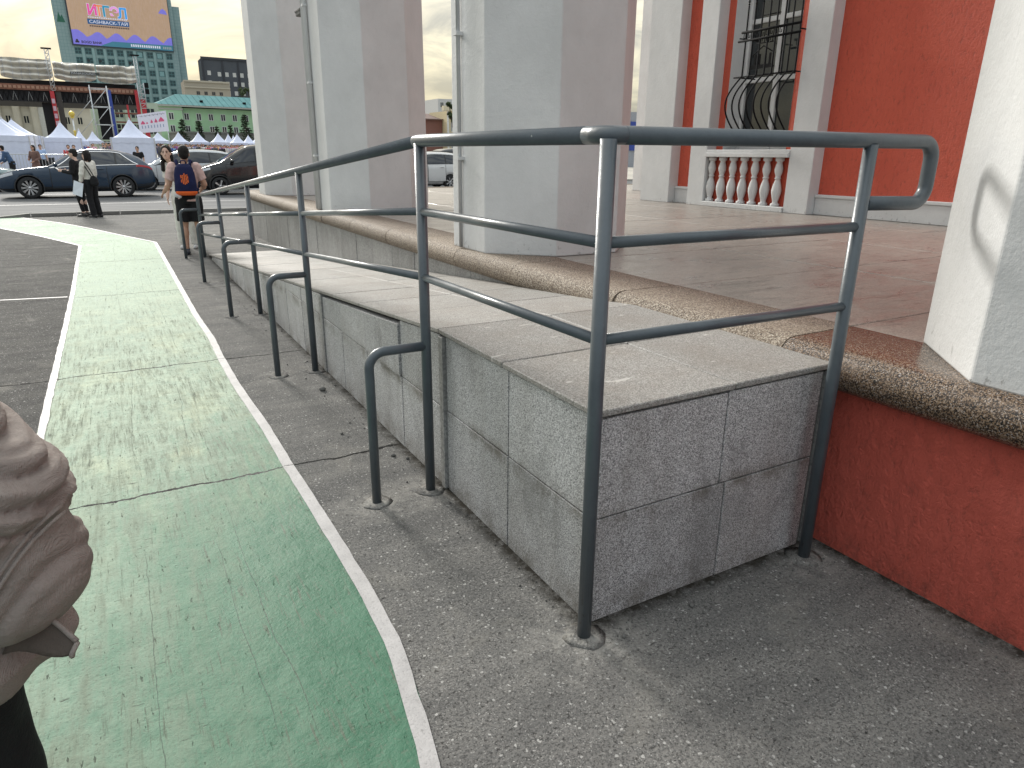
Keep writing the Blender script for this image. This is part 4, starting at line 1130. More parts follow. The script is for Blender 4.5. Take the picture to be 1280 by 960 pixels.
SEDAN = dict(x=[0, .06, .3, .7, 1.2, 1.5, 1.95, 2.35, 2.8, 3.3, 3.8, 4.15, 4.5, 4.62, 4.68],
 zb=[.32, .24, .19, .18, .18, .18, .18, .18, .18, .18, .19, .22, .27, .33, .4],
 zl=[.54, .66, .76, .84, .90, .92, .935, .945, .95, .96, .97, .97, .95, .88, .78],
 zr=[.55, .68, .80, .90, .97, 1.05, 1.27, 1.41, 1.45, 1.42, 1.27, 1.08, 1.0, .90, .79],
 w=[.66, .78, .86, .89, .90, .90, .90, .90, .90, .90, .89, .88, .84, .80, .76],
 wr=[.5, .5, .55, .6, .62, .62, .58, .56, .55, .55, .55, .55, .55, .5, .5], r=.315, wx=(.88, 3.58),
 glass=((1.35, 2.15), (4.0, 3.55)), pillars=(None, 2.5, 3.35, None), doors=((1.4, 2.48), (2.52, 3.4)), head=(.12, .55, 6.0, 7.5), tail=(4.3, 4.62, 6.2, 7.6),
 screen=(1.3, 2.15), rear=(3.55, 4.15), mirror=1.62, spokes=7, cladding=False)
make_car('parked_suv', 'dark blue grey sport utility car with silver multi-spoke wheels stopped on the road', 'car', SUV, (-4.56, 29.30, 0), paint=car_paint('steel_blue_car_paint', (.012, .032, .064)))
make_car('black_van', 'black passenger van with pale windscreen behind the end of the handrail', 'van', VAN, (1.72, 29.45, 0), paint=car_paint('black_car_paint', (.006, .006, .008), dirt=.08))
make_car('silver_minivan', 'silver minivan with dark roof rails between the blue car and the black van', 'car', MPV, (-.55, 33.9, 0), paint=car_paint('silver_car_paint', (.50, .52, .54)))
make_car('white_car', 'silver white car in the gap between two octagonal columns', 'car', MPV, (9.75, 31.2, 0), paint=car_paint('white_car_paint', (.62, .61, .60)))
make_car('grey_hatchback', 'pale green grey car at the left edge beyond the nose of the blue car', 'car', SEDAN, (-4.15, 34.6, 0), pi, paint=car_paint('pale_green_grey_car_paint', (.32, .40, .40)))
make_car('dark_minibus', 'dark van far behind the white car between the columns', 'van', VAN, (12.9, 35.2, 0), paint=car_paint('dark_grey_car_paint', (.02, .022, .026)))

# ------------------------------------------------------------------ people
def cloth(name, col, rough=.8):
    t = NT(name); p = t.obj()
    n = t.noise(p, 14, 5, .6); f = t.noise(p, 220, 2)
    c = t.mix(t.ramp(n, [(.3, 0.), (.7, 1.)]), tuple(k*.82 for k in col), tuple(min(1, k*1.1) for k in col))
    return t.done(c, rough, t.bump(t.math('ADD', t.math('MULTIPLY', n, 1.2), t.math('MULTIPLY', f, .25)), .5, .012), spec=.25)
def mirror(p): return (-p[0], p[1], p[2])
BASE = dict(pelvis=(0, 0, .93), waist=(0, .01, 1.08), chest=(0, .005, 1.28), neck=(0, -.005, 1.45), head=(0, .025, 1.60),
 shL=(-.175, -.01, 1.395), shR=(.175, -.01, 1.395), elL=(-.225, -.035, 1.12), elR=(.225, -.035, 1.12), wrL=(-.235, .05, .885), wrR=(.235, .05, .885),
 hipL=(-.088, 0, .91), hipR=(.088, 0, .91), knL=(-.10, .02, .49), knR=(.10, .02, .49), anL=(-.105, -.03, .085), anR=(.105, -.03, .085))
def hand(mb, wr, el, k=1.0, curl=.35, side=1):
    w = Vector(wr); d = (w-Vector(el)).normalized()
    ref = Vector((0, 1, 0)) if abs(d.y) < .8 else Vector((0, 0, 1))
    ac = d.cross(ref).normalized(); pl = ac.cross(d).normalized()      # across the palm = pl (thumb forward), bend = ac
    c = w+d*.045*k
    R = Matrix((ac, pl, d)).transposed()
    mb.ell(c, (.014*k, .036*k, .048*k), R, 10, 7)
    for i, (o, ln) in enumerate(((.027, .070), (.010, .080), (-.009, .074), (-.027, .058))):
        a = w+d*.075*k+pl*o*k; m_ = a+(d*.6+ac*side*-curl*.4).normalized()*ln*.5*k; e_ = m_+(d*.7+ac*side*-curl).normalized()*ln*.5*k
        mb.caps(a-d*.02*k, m_, .0092*k, .0085*k, 7); mb.caps(m_, e_, .0085*k, .007*k, 7)
    a = w+d*.03*k+pl*.028*k; m_ = a+(d*.55+pl*.8).normalized()*.035*k; e_ = m_+(d*.9+pl*.3+ac*side*-.2).normalized()*.03*k
    mb.caps(a, m_, .011*k, .0095*k, 7); mb.caps(m_, e_, .0095*k, .0075*k, 7)
def torso_rings(J, add, z0, wid=1.0, top=None):
    pe, wa, ch, ne = (Vector(J[k]) for k in ('pelvis', 'waist', 'chest', 'neck'))
    def at(z):
        ks = [pe, wa, ch, ne]
        for a, b in zip(ks[:-1], ks[1:]):
            if z <= b.z or b is ne: t = (z-a.z)/(b.z-a.z); return a+(b-a)*t
    out = []
    prof = [(-.06, .160, .115), (0, .162, .115), (.08, .148, .108), (.16, .138, .102), (.26, .152, .112), (.36, .168, .118), (.43, .165, .105), (.475, .125, .085), (.505, .075, .068)]
    for dz, rx, ry in prof:
        z = pe.z+dz
        if z < z0-1e-6: continue
        c = at(z); out.append((c.x, c.y, z, rx*wid+add, ry*wid+add))
    c = at(z0); f = out[0]
    if abs(f[2]-z0) > .005: out.insert(0, (c.x, c.y, z0, f[3]+.006, f[4]+.006))
    return out
def make_person(label, loc, rz, J=None, top=None, bottom=None, hair='short', skin='skin', shoe=(.02, .02, .022), k=1.0, voxel=.010, wid=1.0, extra=None, sc=1.0, name='person', group=None):
    """faces local +y; body is one continuous skin, hair and clothes are children"""
    J = {**BASE, **(J or {})}
    root = thing(name, label, 'person', loc, rz, group); root.scale = (sc, sc, sc)
    V = {a: Vector(b) for a, b in J.items()}
    b = MB()
    b.loft(torso_rings(J, -.006, V['pelvis'].z-.06, wid), 20)
    b.caps(V['neck']-Vector((0, 0, .05)), V['head']-Vector((0, .012, .06)), .056, .052, 12)
    hd = V['head']
    b.ell(hd+Vector((0, -.008, .025)), (.074, .094, .100)); b.ell(hd+Vector((0, .028, -.045)), (.056, .062, .068))
    b.ell(hd+Vector((0, .070, -.088)), (.026, .022, .022), n=8, m=6)                 # chin
    b.caps(hd+Vector((0, .088, .018)), hd+Vector((0, .105, -.028)), .009, .016, 8)   # nose
    b.ell(hd+Vector((0, .082, -.062)), (.024, .014, .010), n=8, m=6)                 # lips
    for sg in (-1, 1): b.ell(hd+Vector((sg*.075, -.005, -.012)), (.013, .024, .034), n=8, m=6)
    for s_ in 'LR':
        sg = -1 if s_ == 'L' else 1
        b.caps(V['chest']+Vector((sg*.08, 0, .08)), V['sh'+s_], .085, .058, 12)
        b.caps(V['sh'+s_], V['el'+s_], .052*wid, .040*wid, 12); b.caps(V['el'+s_], V['wr'+s_], .040*wid, .027, 12)
        f = V['el'+s_].lerp(V['wr'+s_], .28); b.ell(f, (.042*wid, .042*wid, .06), n=10, m=7)
        hand(b, V['wr'+s_], V['el'+s_], 1.0, .4, sg)
        b.caps(V['hip'+s_], V['kn'+s_], .088*wid, .056*wid, 14); b.caps(V['kn'+s_], V['an'+s_], .054*wid, .037, 12)
        cf = V['kn'+s_].lerp(V['an'+s_], .30)+Vector((0, -.016, 0)); b.ell(cf, (.055*wid, .056*wid, .11), n=12, m=8)
        an = V['an'+s_]; b.caps(an+Vector((0, -.035, -.04)), an+Vector((0, .13, -.055)), .042, .028, 10)
    link('body', remesh(b, voxel, 5), root).data.materials.append(MT[skin])
    for sg in (-1, 1):
        e_ = MB(); e_.ell(hd+Vector((sg*.030, .084, .012)), (.012, .007, .006), n=8, m=6); e_.build('eye', MT['blackp'], root)
        e_ = MB(); e_.caps(hd+Vector((sg*.016, .089, .030)), hd+Vector((sg*.046, .079, .032)), .0045, .003, 6); e_.build('eyebrow', MT['hair'], root)
    h = MB()
    if hair:
        h.ell(hd+Vector((0, -.022, .040)), (.085, .098, .098), n=18, m=12)
        h.ell(hd+Vector((0, -.050, -.005)), (.078, .066, .085), n=14, m=9)
        if hair == 'long':
            h.caps(hd+Vector((0, -.07, .0)), hd+Vector((0, -.085, -.28)), .075, .05, 12)
            for sg in (-1, 1): h.caps(hd+Vector((sg*.066, -.02, .02)), hd+Vector((sg*.082, -.0, -.27)), .030, .034, 10)
        if hair == 'bob':
            for sg in (-1, 1): h.caps(hd+Vector((sg*.068, -.03, .02)), hd+Vector((sg*.066, -.025, -.11)), .034, .03, 10)
            h.caps(hd+Vector((0, -.075, .02)), hd+Vector((0, -.085, -.12)), .065, .05, 12)
        if hair == 'tied':
            h.ell(hd+Vector((0, -.125, .0)), (.045, .05, .05)); h.caps(hd+Vector((0, -.12, -.01)), hd+Vector((0, -.13, -.15)), .035, .02, 10)
        if hair == 'cap':
            h.ell(hd+Vector((0, .05, .07)), (.082, .085, .02))
        link('hair', remesh(h, voxel*.9, 3), root).data.materials.append(MT['hair'])
    if top:
        kind, mt_ = top; t = MB()
        t.loft(torso_rings(J, .012, V['pelvis'].z+(-.06 if kind != 'crop' else .06), wid), 24)
        for s_ in 'LR':
            sg = -1 if s_ == 'L' else 1
            t.caps(V['chest']+Vector((sg*.08, 0, .07)), V['sh'+s_], .098, .074, 14)
            if kind == 'tshirt':
                m_ = V['sh'+s_].lerp(V['el'+s_], .72); t.caps(V['sh'+s_], m_, .074*wid, .070*wid, 14, False, True)
            elif kind in ('long', 'crop'):
                t.caps(V['sh'+s_], V['el'+s_], .074*wid, .062*wid, 14); t.caps(V['el'+s_], V['el'+s_].lerp(V['wr'+s_], .94), .062*wid, .045, 14, False, True)
        me = remesh(t, voxel*1.1, 4)
        displace(me, lambda q: mnoise.noise(Vector((q.x*7, q.y*7, q.z*13)))*.010+mnoise.noise(Vector((q.x*20+5, q.y*20, q.z*26)))*.004)
        link('shirt', me, root).data.materials.append(mt_)
    if bottom:
        kind, mt_ = bottom; t = MB()
        pz = V['pelvis']
        t.loft([(pz.x, pz.y, pz.z-.10, .158*wid, .118*wid), (pz.x, pz.y, pz.z-.03, .176*wid, .130*wid), (pz.x, pz.y, pz.z+.05, .166*wid, .122*wid), (pz.x, pz.y, pz.z+.09, .152*wid, .112*wid)], 24)
        for s_ in 'LR':
            if kind == 'shorts':
                e_ = V['hip'+s_].lerp(V['kn'+s_], .86); t.caps(V['hip'+s_], e_, .106*wid, .098*wid, 16, False, True)
            elif kind == 'trousers':
                t.caps(V['hip'+s_], V['kn'+s_], .104*wid, .080*wid, 16); t.caps(V['kn'+s_], V['an'+s_]+Vector((0, 0, -.01)), .082*wid, .076*wid, 16, False, True)
            elif kind == 'leggings':
                t.caps(V['hip'+s_], V['kn'+s_], .096*wid, .064*wid, 16); t.caps(V['kn'+s_], V['an'+s_]+Vector((0, 0, .05)), .063*wid, .046*wid, 16, False, True)
            elif kind == 'skirt':
                t.loft([(pz.x, pz.y, pz.z-.45, .25, .21), (pz.x, pz.y, pz.z-.05, .18, .14)], 24)
        me = remesh(t, voxel*1.1, 3)
        displace(me, lambda q: mnoise.noise(Vector((q.x*9, q.y*9, q.z*11)))*.008)
        link(kind, me, root).data.materials.append(mt_)
    sm_ = plain('shoe_'+label[:6], shoe, .5)
    for s_ in 'LR':
        an = V['an'+s_]; t = MB()
        t.caps(an+Vector((0, -.045, -.038)), an+Vector((0, .14, -.055)), .048, .034, 12); t.caps(an+Vector((0, -.02, -.03)), an+Vector((0, .01, .01)), .046, .044, 10)
        t.ell(an+Vector((0, .06, -.055)), (.046, .10, .030))
        me = remesh(t, .009, 3)
        zmin = min(v.co.z for v in me.vertices)
        o = link('shoe', me, root); o.data.materials.append(sm_)
        s2 = MB(); s2.loft([(an.x, an.y+.05, an.z-.085, .046, .125), (an.x, an.y+.05, an.z-.068, .047, .127)], 20); s2.build('sole', MT['kerb'], o)
    return root, V
Rz = lambda a: Matrix.Rotation(a, 4, 'Z')
# camera-facing headings: +y of a person turned by rz
# --- man with backpack at the end of the handrail, seen from behind
pink = cloth('dusty_pink_cotton', (.60, .42, .395)); navy = cloth('navy_pack_cloth', (.010, .014, .060)); blk = cloth('black_cotton', (.012, .012, .014)); wht = cloth('off_white_cotton', (.68, .66, .61))
man_loc = (-.13, 10.86, 0); man_rz = radians(-8)
make_person('man in pink T-shirt and black shorts seen from behind at the handrail foot', man_loc, man_rz,
 dict(elR=(.27, .02, 1.13), wrR=(.20, .22, 1.03), elL=(-.26, .0, 1.12), wrL=(-.36, .17, 1.0), anL=(-.12, .0, .085), anR=(.115, -.05, .085), knL=(-.11, .03, .49), head=(.02, .03, 1.60)),
 ('tshirt', pink), ('shorts', blk), 'short', 'skin', (.025, .03, .045), wid=1.10, voxel=.009, sc=.985)
bpk = thing('backpack', 'navy backpack with orange lower edge and orange emblem worn by the man', 'backpack', man_loc, man_rz)
t = MB(); t.loft([(0, -.165, .99, .135, .06), (0, -.185, 1.02, .158, .085), (0, -.19, 1.12, .162, .095), (0, -.185, 1.28, .150, .09), (0, -.175, 1.38, .125, .075), (0, -.16, 1.43, .08, .05)], 28)
t.ell((0, -.255, 1.14), (.115, .035, .13))
me = remesh(t, .009, 4); link('pack', me, bpk).data.materials.append(navy)
t = MB(); t.loft([(0, -.178, .955, .125, .06), (0, -.183, .975, .150, .085), (0, -.186, 1.005, .158, .092), (0, -.186, 1.018, .150, .085)], 28)
t.build('base_panel', cloth('orange_pack_cloth', (.75, .13, .03)), bpk)
for sg in (-1, 1):
    t = MB(); pts = [(sg*.085, -.13, 1.37), (sg*.10, -.07, 1.475), (sg*.11, .02, 1.468), (sg*.125, .125, 1.38), (sg*.14, .145, 1.24), (sg*.155, .09, 1.08), (sg*.15, -.10, 1.02)]
    t.tube(pts, .024, 8); t.build('shoulder_strap', navy, bpk, fix=True)
t = MB(); t.tube([(-.04, -.13, 1.43), (-.03, -.13, 1.475), (.03, -.13, 1.475), (.04, -.13, 1.43)], .010, 8); t.build('handle', navy, bpk)
oc = plain('orange_print', (.72, .14, .03), .6)
em = MB()                                               # oval emblem of upright strokes
def erow(x, z, w, h): em.box(x-w/2, x+w/2, -.2945, -.2865, z-h/2, z+h/2)
for x, segs in ((-.052, ((1.19, .055), (1.115, .05))), (-.026, ((1.205, .03), (1.16, .035), (1.10, .075))), (.0, ((1.15, .20),)), (.026, ((1.20, .04), (1.145, .045), (1.085, .04))), (.050, ((1.18, .05), (1.115, .055)))):
    for z, h in segs: erow(x, z, .017, h)
for x, z in ((.038, 1.222), (.038, 1.17), (.038, 1.108), (-.038, 1.18), (-.038, 1.135)): erow(x, z, .03, .012)
em.v = [(x*.9, y, 1.15+(z-1.15)*.85+.055) for x, y, z in em.v]; em.build('emblem', oc, bpk)
t = MB(); t.caps((-.155, -.20, .955), (-.10, -.215, .935), .030, .022, 10); t.build('bottle_pocket', cloth('silver_pocket', (.5, .5, .52)), bpk)
# --- woman with long hair beyond him, her head leaning out to the left
make_person('woman with long dark hair leaning out from behind the man with the backpack', (-.13, 11.75, 0), atan2(-.87, -.5)-pi/2+.25,
 dict(head=(.16, .06, 1.60), neck=(.085, .01, 1.45), chest=(.03, 0, 1.28), shL=(-.13, -.01, 1.39), shR=(.20, -.01, 1.40)), ('tshirt', wht), ('trousers', wht), 'long', 'skin2', (.5, .5, .5), voxel=.010, sc=.99)
# --- two women on the pavement looking left
def face(dx, dy): return atan2(dy, dx)-pi/2
lw = face(-.869, .495)
p1, V1_ = make_person('woman in off-white long sleeved top and black trousers looking up beside the road', (-1.60, 19.20, 0), lw-.15,
 dict(head=(0, .0, 1.60), chest=(0, .0, 1.28), elR=(.235, .02, 1.12), wrR=(.215, .09, .90), elL=(-.24, .03, 1.13), wrL=(-.22, .10, .92)), ('crop', wht), ('trousers', blk), 'bob', 'skin2', (.015, .015, .016), voxel=.011, sc=.945)
p2, V2_ = make_person('woman in black holding a phone, left of the woman in the off-white top', (-1.86, 19.60, 0), lw+.1,
 dict(elL=(-.22, .03, 1.13), wrL=(-.14, .30, 1.17), elR=(.22, .02, 1.13), wrR=(.13, .30, 1.17)), ('long', blk), ('leggings', blk), 'cap', 'skin2', (.02, .02, .02), voxel=.011, sc=.965)
def at(root_loc, rz, sc, p): v = Matrix.Rotation(rz, 3, 'Z') @ (Vector(p)*sc); return (root_loc[0]+v.x, root_loc[1]+v.y, root_loc[2]+v.z)
sheet_p = MB()
for i in range(5):
    for j in range(5): pass
b = MB(); b.box(-.002, .002, -.13, .13, -.17, .17)
o = b.build('paper_sheets', plain('white_paper', (.70, .74, .82), .7), None); o.location = at((-1.60, 19.20, 0), lw-.15, .945, (-.275, .17, .76)); o.rotation_euler = (.30, 0, lw-.15)
tag(o, 'white paper sheets held low by the woman in the off-white top', 'paper')
bag = thing('shoulder_bag', 'black shoulder bag on the back of the woman in the off-white top', 'bag', (-1.60, 19.20, 0), lw-.15); bag.scale = (.945,)*3
t = MB(); t.ell((-.10, -.20, .96), (.08, .11, .13)); t.ell((-.10, -.20, .90), (.085, .12, .09)); link('pouch', remesh(t, .012, 4), bag).data.materials.append(blk)
t = MB(); t.tube([(-.14, -.20, 1.02), (-.19, -.13, 1.22), (-.20, -.02, 1.42), (-.13, .03, 1.475), (-.05, -.06, 1.46)], .014, 8); t.build('strap', blk, bag)
t = MB(); t.tube([(-.13, -.26, 1.02), (-.17, -.18, 1.25), (-.17, -.06, 1.44), (-.10, .0, 1.485)], .012, 8); t.build('strap', blk, bag)
b = MB(); b.cbox(-.04, .04, -.005, .005, -.08, .08, .003)
o = b.build('phone', plain('white_phone', (.75, .75, .76), .3), None); o.location = at((-1.86, 19.60, 0), lw+.1, .965, (-.05, .42, 1.20)); o.rotation_euler = (-.9, 0, lw+.1)
tag(o, 'white phone held out by the woman in black', 'phone')
# --- people on the plaza beyond the road
make_person('woman in brown sleeveless dress walking beyond the bonnet of the blue car', (-4.01, 38.6, .14), face(-.6, -.8), dict(elR=(.26, .02, 1.13), wrR=(.14, .22, 1.06), elL=(-.24, .0, 1.13), wrL=(-.12, .24, 1.0)), ('crop', cloth('brown_dress_cloth', (.17, .10, .085))), ('skirt', cloth('brown_dress_skirt', (.17, .10, .085))), 'bob', 'skin', voxel=.014, sc=1.0)
make_person('person in dark blue denim shirt leaning forward at far left beyond the cars', (-4.87, 37.9, .14), face(-.95, .2), dict(head=(0, .30, 1.56), neck=(0, .22, 1.42), chest=(0, .14, 1.27), waist=(0, .05, 1.08), shL=(-.17, .17, 1.37), shR=(.17, .17, 1.37), elL=(-.23, .24, 1.10), elR=(.23, .22, 1.10), wrL=(-.2, .42, .98), wrR=(.2, .40, .96)), ('long', cloth('denim_cloth', (.055, .10, .19))), ('trousers', blk), 'short', 'skin', voxel=.014)
make_person('person in light blue shirt standing near the big white tents', (-4.2, 46.2, .23), face(.2, -.9), None, ('tshirt', cloth('light_blue_cloth', (.33, .45, .68))), ('trousers', blk), 'short', 'skin', voxel=.016)
make_person('person in black top standing just behind the tail of the blue car', (.31, 39.2, .14), face(-.3, -.9), None, ('tshirt', blk), ('trousers', blk), 'short', 'skin', voxel=.015)
make_person('person in red and white top walking right of the large tent behind the silver minivan', (.89, 41.5, .16), face(-.4, -.9), None, ('tshirt', cloth('coral_cloth', (.62, .22, .18))), ('trousers', wht), 'bob', 'skin', voxel=.016)
# --- person at the left edge, close to the camera: beige jacket bunched round the bent arm, black trousers
_cr = Vector((cos(YAW), -sin(YAW), 0)); _cf = Vector((sin(YAW), cos(YAW), 0)); _co = Vector((-1.2168, -1.6084, 0))
fg_loc = _co+_cr*-.940+_cf*.86; fg_rz = -YAW
beige = None
def mk_beige():
    t = NT('beige_jacket_cloth'); p = t.obj()
    n = t.noise(p, 9, 5, .6); wv = t.n('ShaderNodeTexWave'); wv.inputs['Scale'].default_value = 260; t.link(p, wv.inputs[0]); wv.inputs['Distortion'].default_value = 1.0
    c = t.mix(t.ramp(n, [(.3, 0.), (.7, 1.)]), (.27, .235, .213), (.345, .302, .275))
    cr = t.noise(t.pos((14, 14, 26), (.5, .6, .2)), 1.0, 6, .62, 1.1); g = t.bump(cr, .55, .018)
    c = t.mix(t.ramp(t.noise(p, 320, 3, .7), [(.35, .28), (.55, 0.)]), c, (.17, .142, .126))
    return t.done(c, .85, t.bump(t.math('ADD', t.math('MULTIPLY', wv.outputs['Fac'], .35), t.math('MULTIPLY', t.noise(p, 420, 2), .6)), .45, .003, g), spec=.15)
beige = mk_beige()
fgJ = dict(shR=(.165, -.03, 1.36), elR=(.235, -.02, 1.085), wrR=(.06, .24, 1.04), shL=(-.165, -.03, 1.36), elL=(-.24, -.02, 1.08), wrL=(-.2, .16, .96), chest=(0, 0, 1.25), neck=(0, 0, 1.40), head=(0, .03, 1.545), pelvis=(0, 0, .90), waist=(0, .01, 1.05), hipL=(-.09, 0, .88), hipR=(.065, 0, .88), knR=(.06, .05, .48), anR=(.07, .0, .085), knL=(-.10, -.02, .48))
fg, FV = make_person('person at the left edge with beige jacket sleeve bunched at the elbow and black trousers', fg_loc, fg_rz, fgJ, None, ('trousers', blk), 'short', 'skin2', (.03, .03, .03), voxel=.010, wid=.9, sc=.96)
t = MB()
t.loft([(0, 0, .885, .236, .165), (0, 0, .93, .268, .175), (0, 0, .965, .262, .170), (0, 0, 1.0, .215, .150), (0, 0, 1.06, .175, .135), (0, 0, 1.15, .180, .138), (0, -.005, 1.27, .185, .138), (0, -.01, 1.36, .165, .115), (0, -.005, 1.415, .11, .09), (0, 0, 1.44, .085, .08)], 48)
for sg in (-1, 1):
    P_ = [Vector((sg*x, y, z)) for x, y, z in ((.150, -.03, 1.325), (.205, -.035, 1.205), (.228, -.035, 1.085), (.10, .20, 1.03))]
    t.caps(P_[0], P_[1], .092, .118, 26); t.caps(P_[1], P_[2], .118, .104, 26); t.ell(P_[2]+Vector((sg*.006, .01, -.015)), (.104, .118, .100), n=26, m=16)
    t.caps(P_[2], P_[3], .090, .060, 20, False, True)
t.tube([(.10*cos(a), .085*sin(a)-.01, 1.425+.02*sin(a)) for a in np.linspace(0, 2*pi, 25)[:-1]], .028, 10, closed=True)
me = remesh(t, .0055, 4, .5)
def sstep(a, b, x): x = max(0.0, min(1.0, (x-a)/(b-a))); return x*x*(3-2*x)
def jfold(q):
    s_ = abs(q.x)
    d = mnoise.noise(Vector((q.x*6, q.y*6, q.z*8+2)))*.010
    arm = sstep(.10, .20, s_)
    # rolls of cloth pushed up above the elbow: round ridges, sharp valleys, curving down round the arm
    n1 = mnoise.noise(Vector((q.x*4, q.y*4, q.z*3+9)))
    e_ = max(0, s_-.17)
    ph = (q.z-1.13)*88+s_*22+e_*e_*110+q.y*4+.7*n1
    d += arm*sstep(1.15, 1.19, q.z)*(1-sstep(1.31, 1.38, q.z))*(.017*abs(sin(ph))**.62-.010)+arm*sstep(1.15, 1.19, q.z)*.004*abs(sin(ph*2.3+2*n1))
    # sleeve panel edge: the upper panel lies over the lower one along a slanting seam
    f = (q.z-1.050)-1.35*(s_-.215)
    if q.y < .08: d += arm*(.0075*sstep(-.005, .003, f)*(1-sstep(.05, .16, f))-.002)
    # soft drag folds fanning over the panel and under the elbow
    ph2 = (q.z-1.0)*40-(s_-.2)*55+1.4*mnoise.noise(Vector((q.x*5, q.y*5, q.z*5)))
    d += arm*(1-sstep(1.12, 1.17, q.z))*sstep(.98, 1.03, q.z)*(.006*abs(sin(ph2))**.9+.0035*abs(sin(ph2*2.1+1.5*n1))-.004)
    # creases where the body bags over the hem
    d += (1-sstep(.95, 1.0, q.z))*.010*sin(11*atan2(q.y, q.x)+3*n1)
    return d
displace(me, jfold)
jk = link('jacket', me, fg); me.materials.append(beige)
# raised seam following the surface of the sleeve, from the waist up to the elbow
from mathutils.bvhtree import BVHTree
bvh = BVHTree.FromPolygons([v.co[:] for v in me.vertices], [list(p.vertices) for p in me.polygons])
cl = Matrix.Rotation(YAW, 3, 'Z') @ ((Vector((-1.2168, -1.6084, 1.6))-Vector((fg_loc.x, fg_loc.y, 0)))/.96)
def on_jacket(px, py):
    d = Vector(((px-640)/855, (py-480)/855, 1)); w_ = _r*d.x - _up*d.y + _f*d.z
    l = Matrix.Rotation(YAW, 3, 'Z') @ w_
    h = bvh.ray_cast(cl, l.normalized())
    return h[0], h[1]
pts = []
for q in [i/16 for i in range(17)]:
    h, n = on_jacket(-20+96*q, 750-132*q-10*sin(pi*q)+14*q*q)
    if h is not None: pts.append(h+n*.001)
if len(pts) > 3:
    for off in (0,):
        b = MB(); b.tube(pts, .003, 6); b.tube([q+Vector((.003, 0, -.010)) for q in pts], .003, 6); b.build('seam', beige, jk, fix=True)
# stiff storm flap and drawstring
b = MB(); q = []
A_, B_, C_, D_ = Vector((.262, -.075, 1.045)), Vector((.340, -.060, .985)), Vector((.335, -.055, .968)), Vector((.235, -.085, .965))
for i in range(9):
    for j in range(7):
        a = i/8; c = j/6; p_ = A_.lerp(B_, a).lerp(D_.lerp(C_, a), c); q.append(p_+Vector((0, .014*sin(3*a+2*c), .006*sin(5*a))))
b.add(q, [(i*7+j, i*7+j+1, (i+1)*7+j+1, (i+1)*7+j) for i in range(8) for j in range(6)], 0, True)
pp_ = MB(); pp_.tube([q[i*7]+Vector((0, -.002, .001)) for i in range(9)], .004, 6); pp_.tube([q[56+j]+Vector((.001, -.002, 0)) for j in range(7)], .004, 6)
fl_ = b.build('flap', cloth('brown_flap_cloth', (.105, .085, .072)), jk); sd_ = fl_.modifiers.new('thick', 'SOLIDIFY'); sd_.thickness = .006; pp_.build('piping', beige, jk, fix=True)
b = MB(); b.tube([(.19, -.16, .90), (.205, -.165, .85), (.222, -.165, .80), (.238, -.16, .74), (.248, -.16, .68)], .0048, 8); b.build('drawstring', beige, jk, fix=True)

# ------------------------------------------------------------------ white pagoda tents on the plaza
def tent(u, v, peak, eave, half, label, group, rzz=0.0, walls=True):
    z0 = zp(u, v)
    r = thing('pagoda_tent', label, 'tent', (u, v, z0), rzz, group)
    P, E_ = peak-z0, eave-z0; n = 9; vs = []; fs = []
    for i in range(n+1):
        t = i/n; h = E_+(P-E_)*(1-t)**1.75; w = half*t+.02*(1-t)
        for k in range(16):
            a = k/16*4; s_ = int(a); f = a-s_
            cs_ = [(-1,-1),(1,-1),(1,1),(-1,1)]; A, B = cs_[s_], cs_[(s_+1) % 4]
            sag = -.10*half*.25*t*sin(pi*f)
            vs.append((w*(A[0]+(B[0]-A[0])*f), w*(A[1]+(B[1]-A[1])*f), h+sag*.5))
    for i in range(n):
        for k in range(16): l = (k+1) % 16; fs.append((i*16+k, (i+1)*16+k, (i+1)*16+l, i*16+l))
    m_ = MB(); m_.add(vs, fs, 0, True); m_.build('canopy', MT['tent'], r)
    m_ = MB(); hh = half+.015
    for (a, b_) in (((-hh,-hh),(hh,-hh)), ((hh,-hh),(hh,hh)), ((hh,hh),(-hh,hh)), ((-hh,hh),(-hh,-hh))):
        q = []; 
        for i in range(9):
            x = a[0]+(b_[0]-a[0])*i/8; y = a[1]+(b_[1]-a[1])*i/8; q += [(x, y, E_+.02), (x, y, E_-.22-.05*(i % 2))]
        m_.add(q, [(2*i, 2*i+1, 2*i+3, 2*i+2) for i in range(8)])
    m_.build('valance', MT['tent'], r)
    for sx in (-1, 1):
        for sy in (-1, 1):
            b = MB(); b.box(sx*half-.03, sx*half+.03, sy*half-.03, sy*half+.03, 0, E_); b.build('leg', MT['tentpole'], r)
    if walls:
        m_ = MB(); N = 24
        for x0, y0, x1, y1 in ((-half, -half, half, -half), (half, -half, half, half), (-half, -half, -half, half)):
            q = []
            for i in range(N+1):
                f = i/N; dx = .02*sin(f*40)
                q += [(x0+(x1-x0)*f+(dx if x0 == x1 else 0), y0+(y1-y0)*f+(dx if y0 == y1 else 0), .02), (x0+(x1-x0)*f, y0+(y1-y0)*f, E_)]
            m_.add(q, [(2*i, 2*i+1, 2*i+3, 2*i+2) for i in range(N)], 0, True)
        m_.build('side_wall', MT['tent'], r)
    m_ = MB(); m_.lathe([(.04, P-.1), (.05, P), (.0, P+.12)], (0,0,0), 8); m_.build('peak_cap', MT['tentpole'], r)
    return r
GT = 'white pagoda tents on the plaza'
tent(-5.5, 42.2, 3.14, 2.28, 1.25, 'largest white tent at the left edge, nearest of the row', GT)
tent(-5.9, 48.6, 3.32, 2.42, 1.45, 'second white tent of the row at the left edge, just behind the nearest', GT)
tent(-6.0, 55.0, 3.50, 2.50, 1.5, 'third white tent of the row at the left edge, farthest back', GT)
tent(-3.25, 51.3, 3.30, 2.36, .98, 'white tent under the red stage pillar, in front of the gold street lamp', GT)
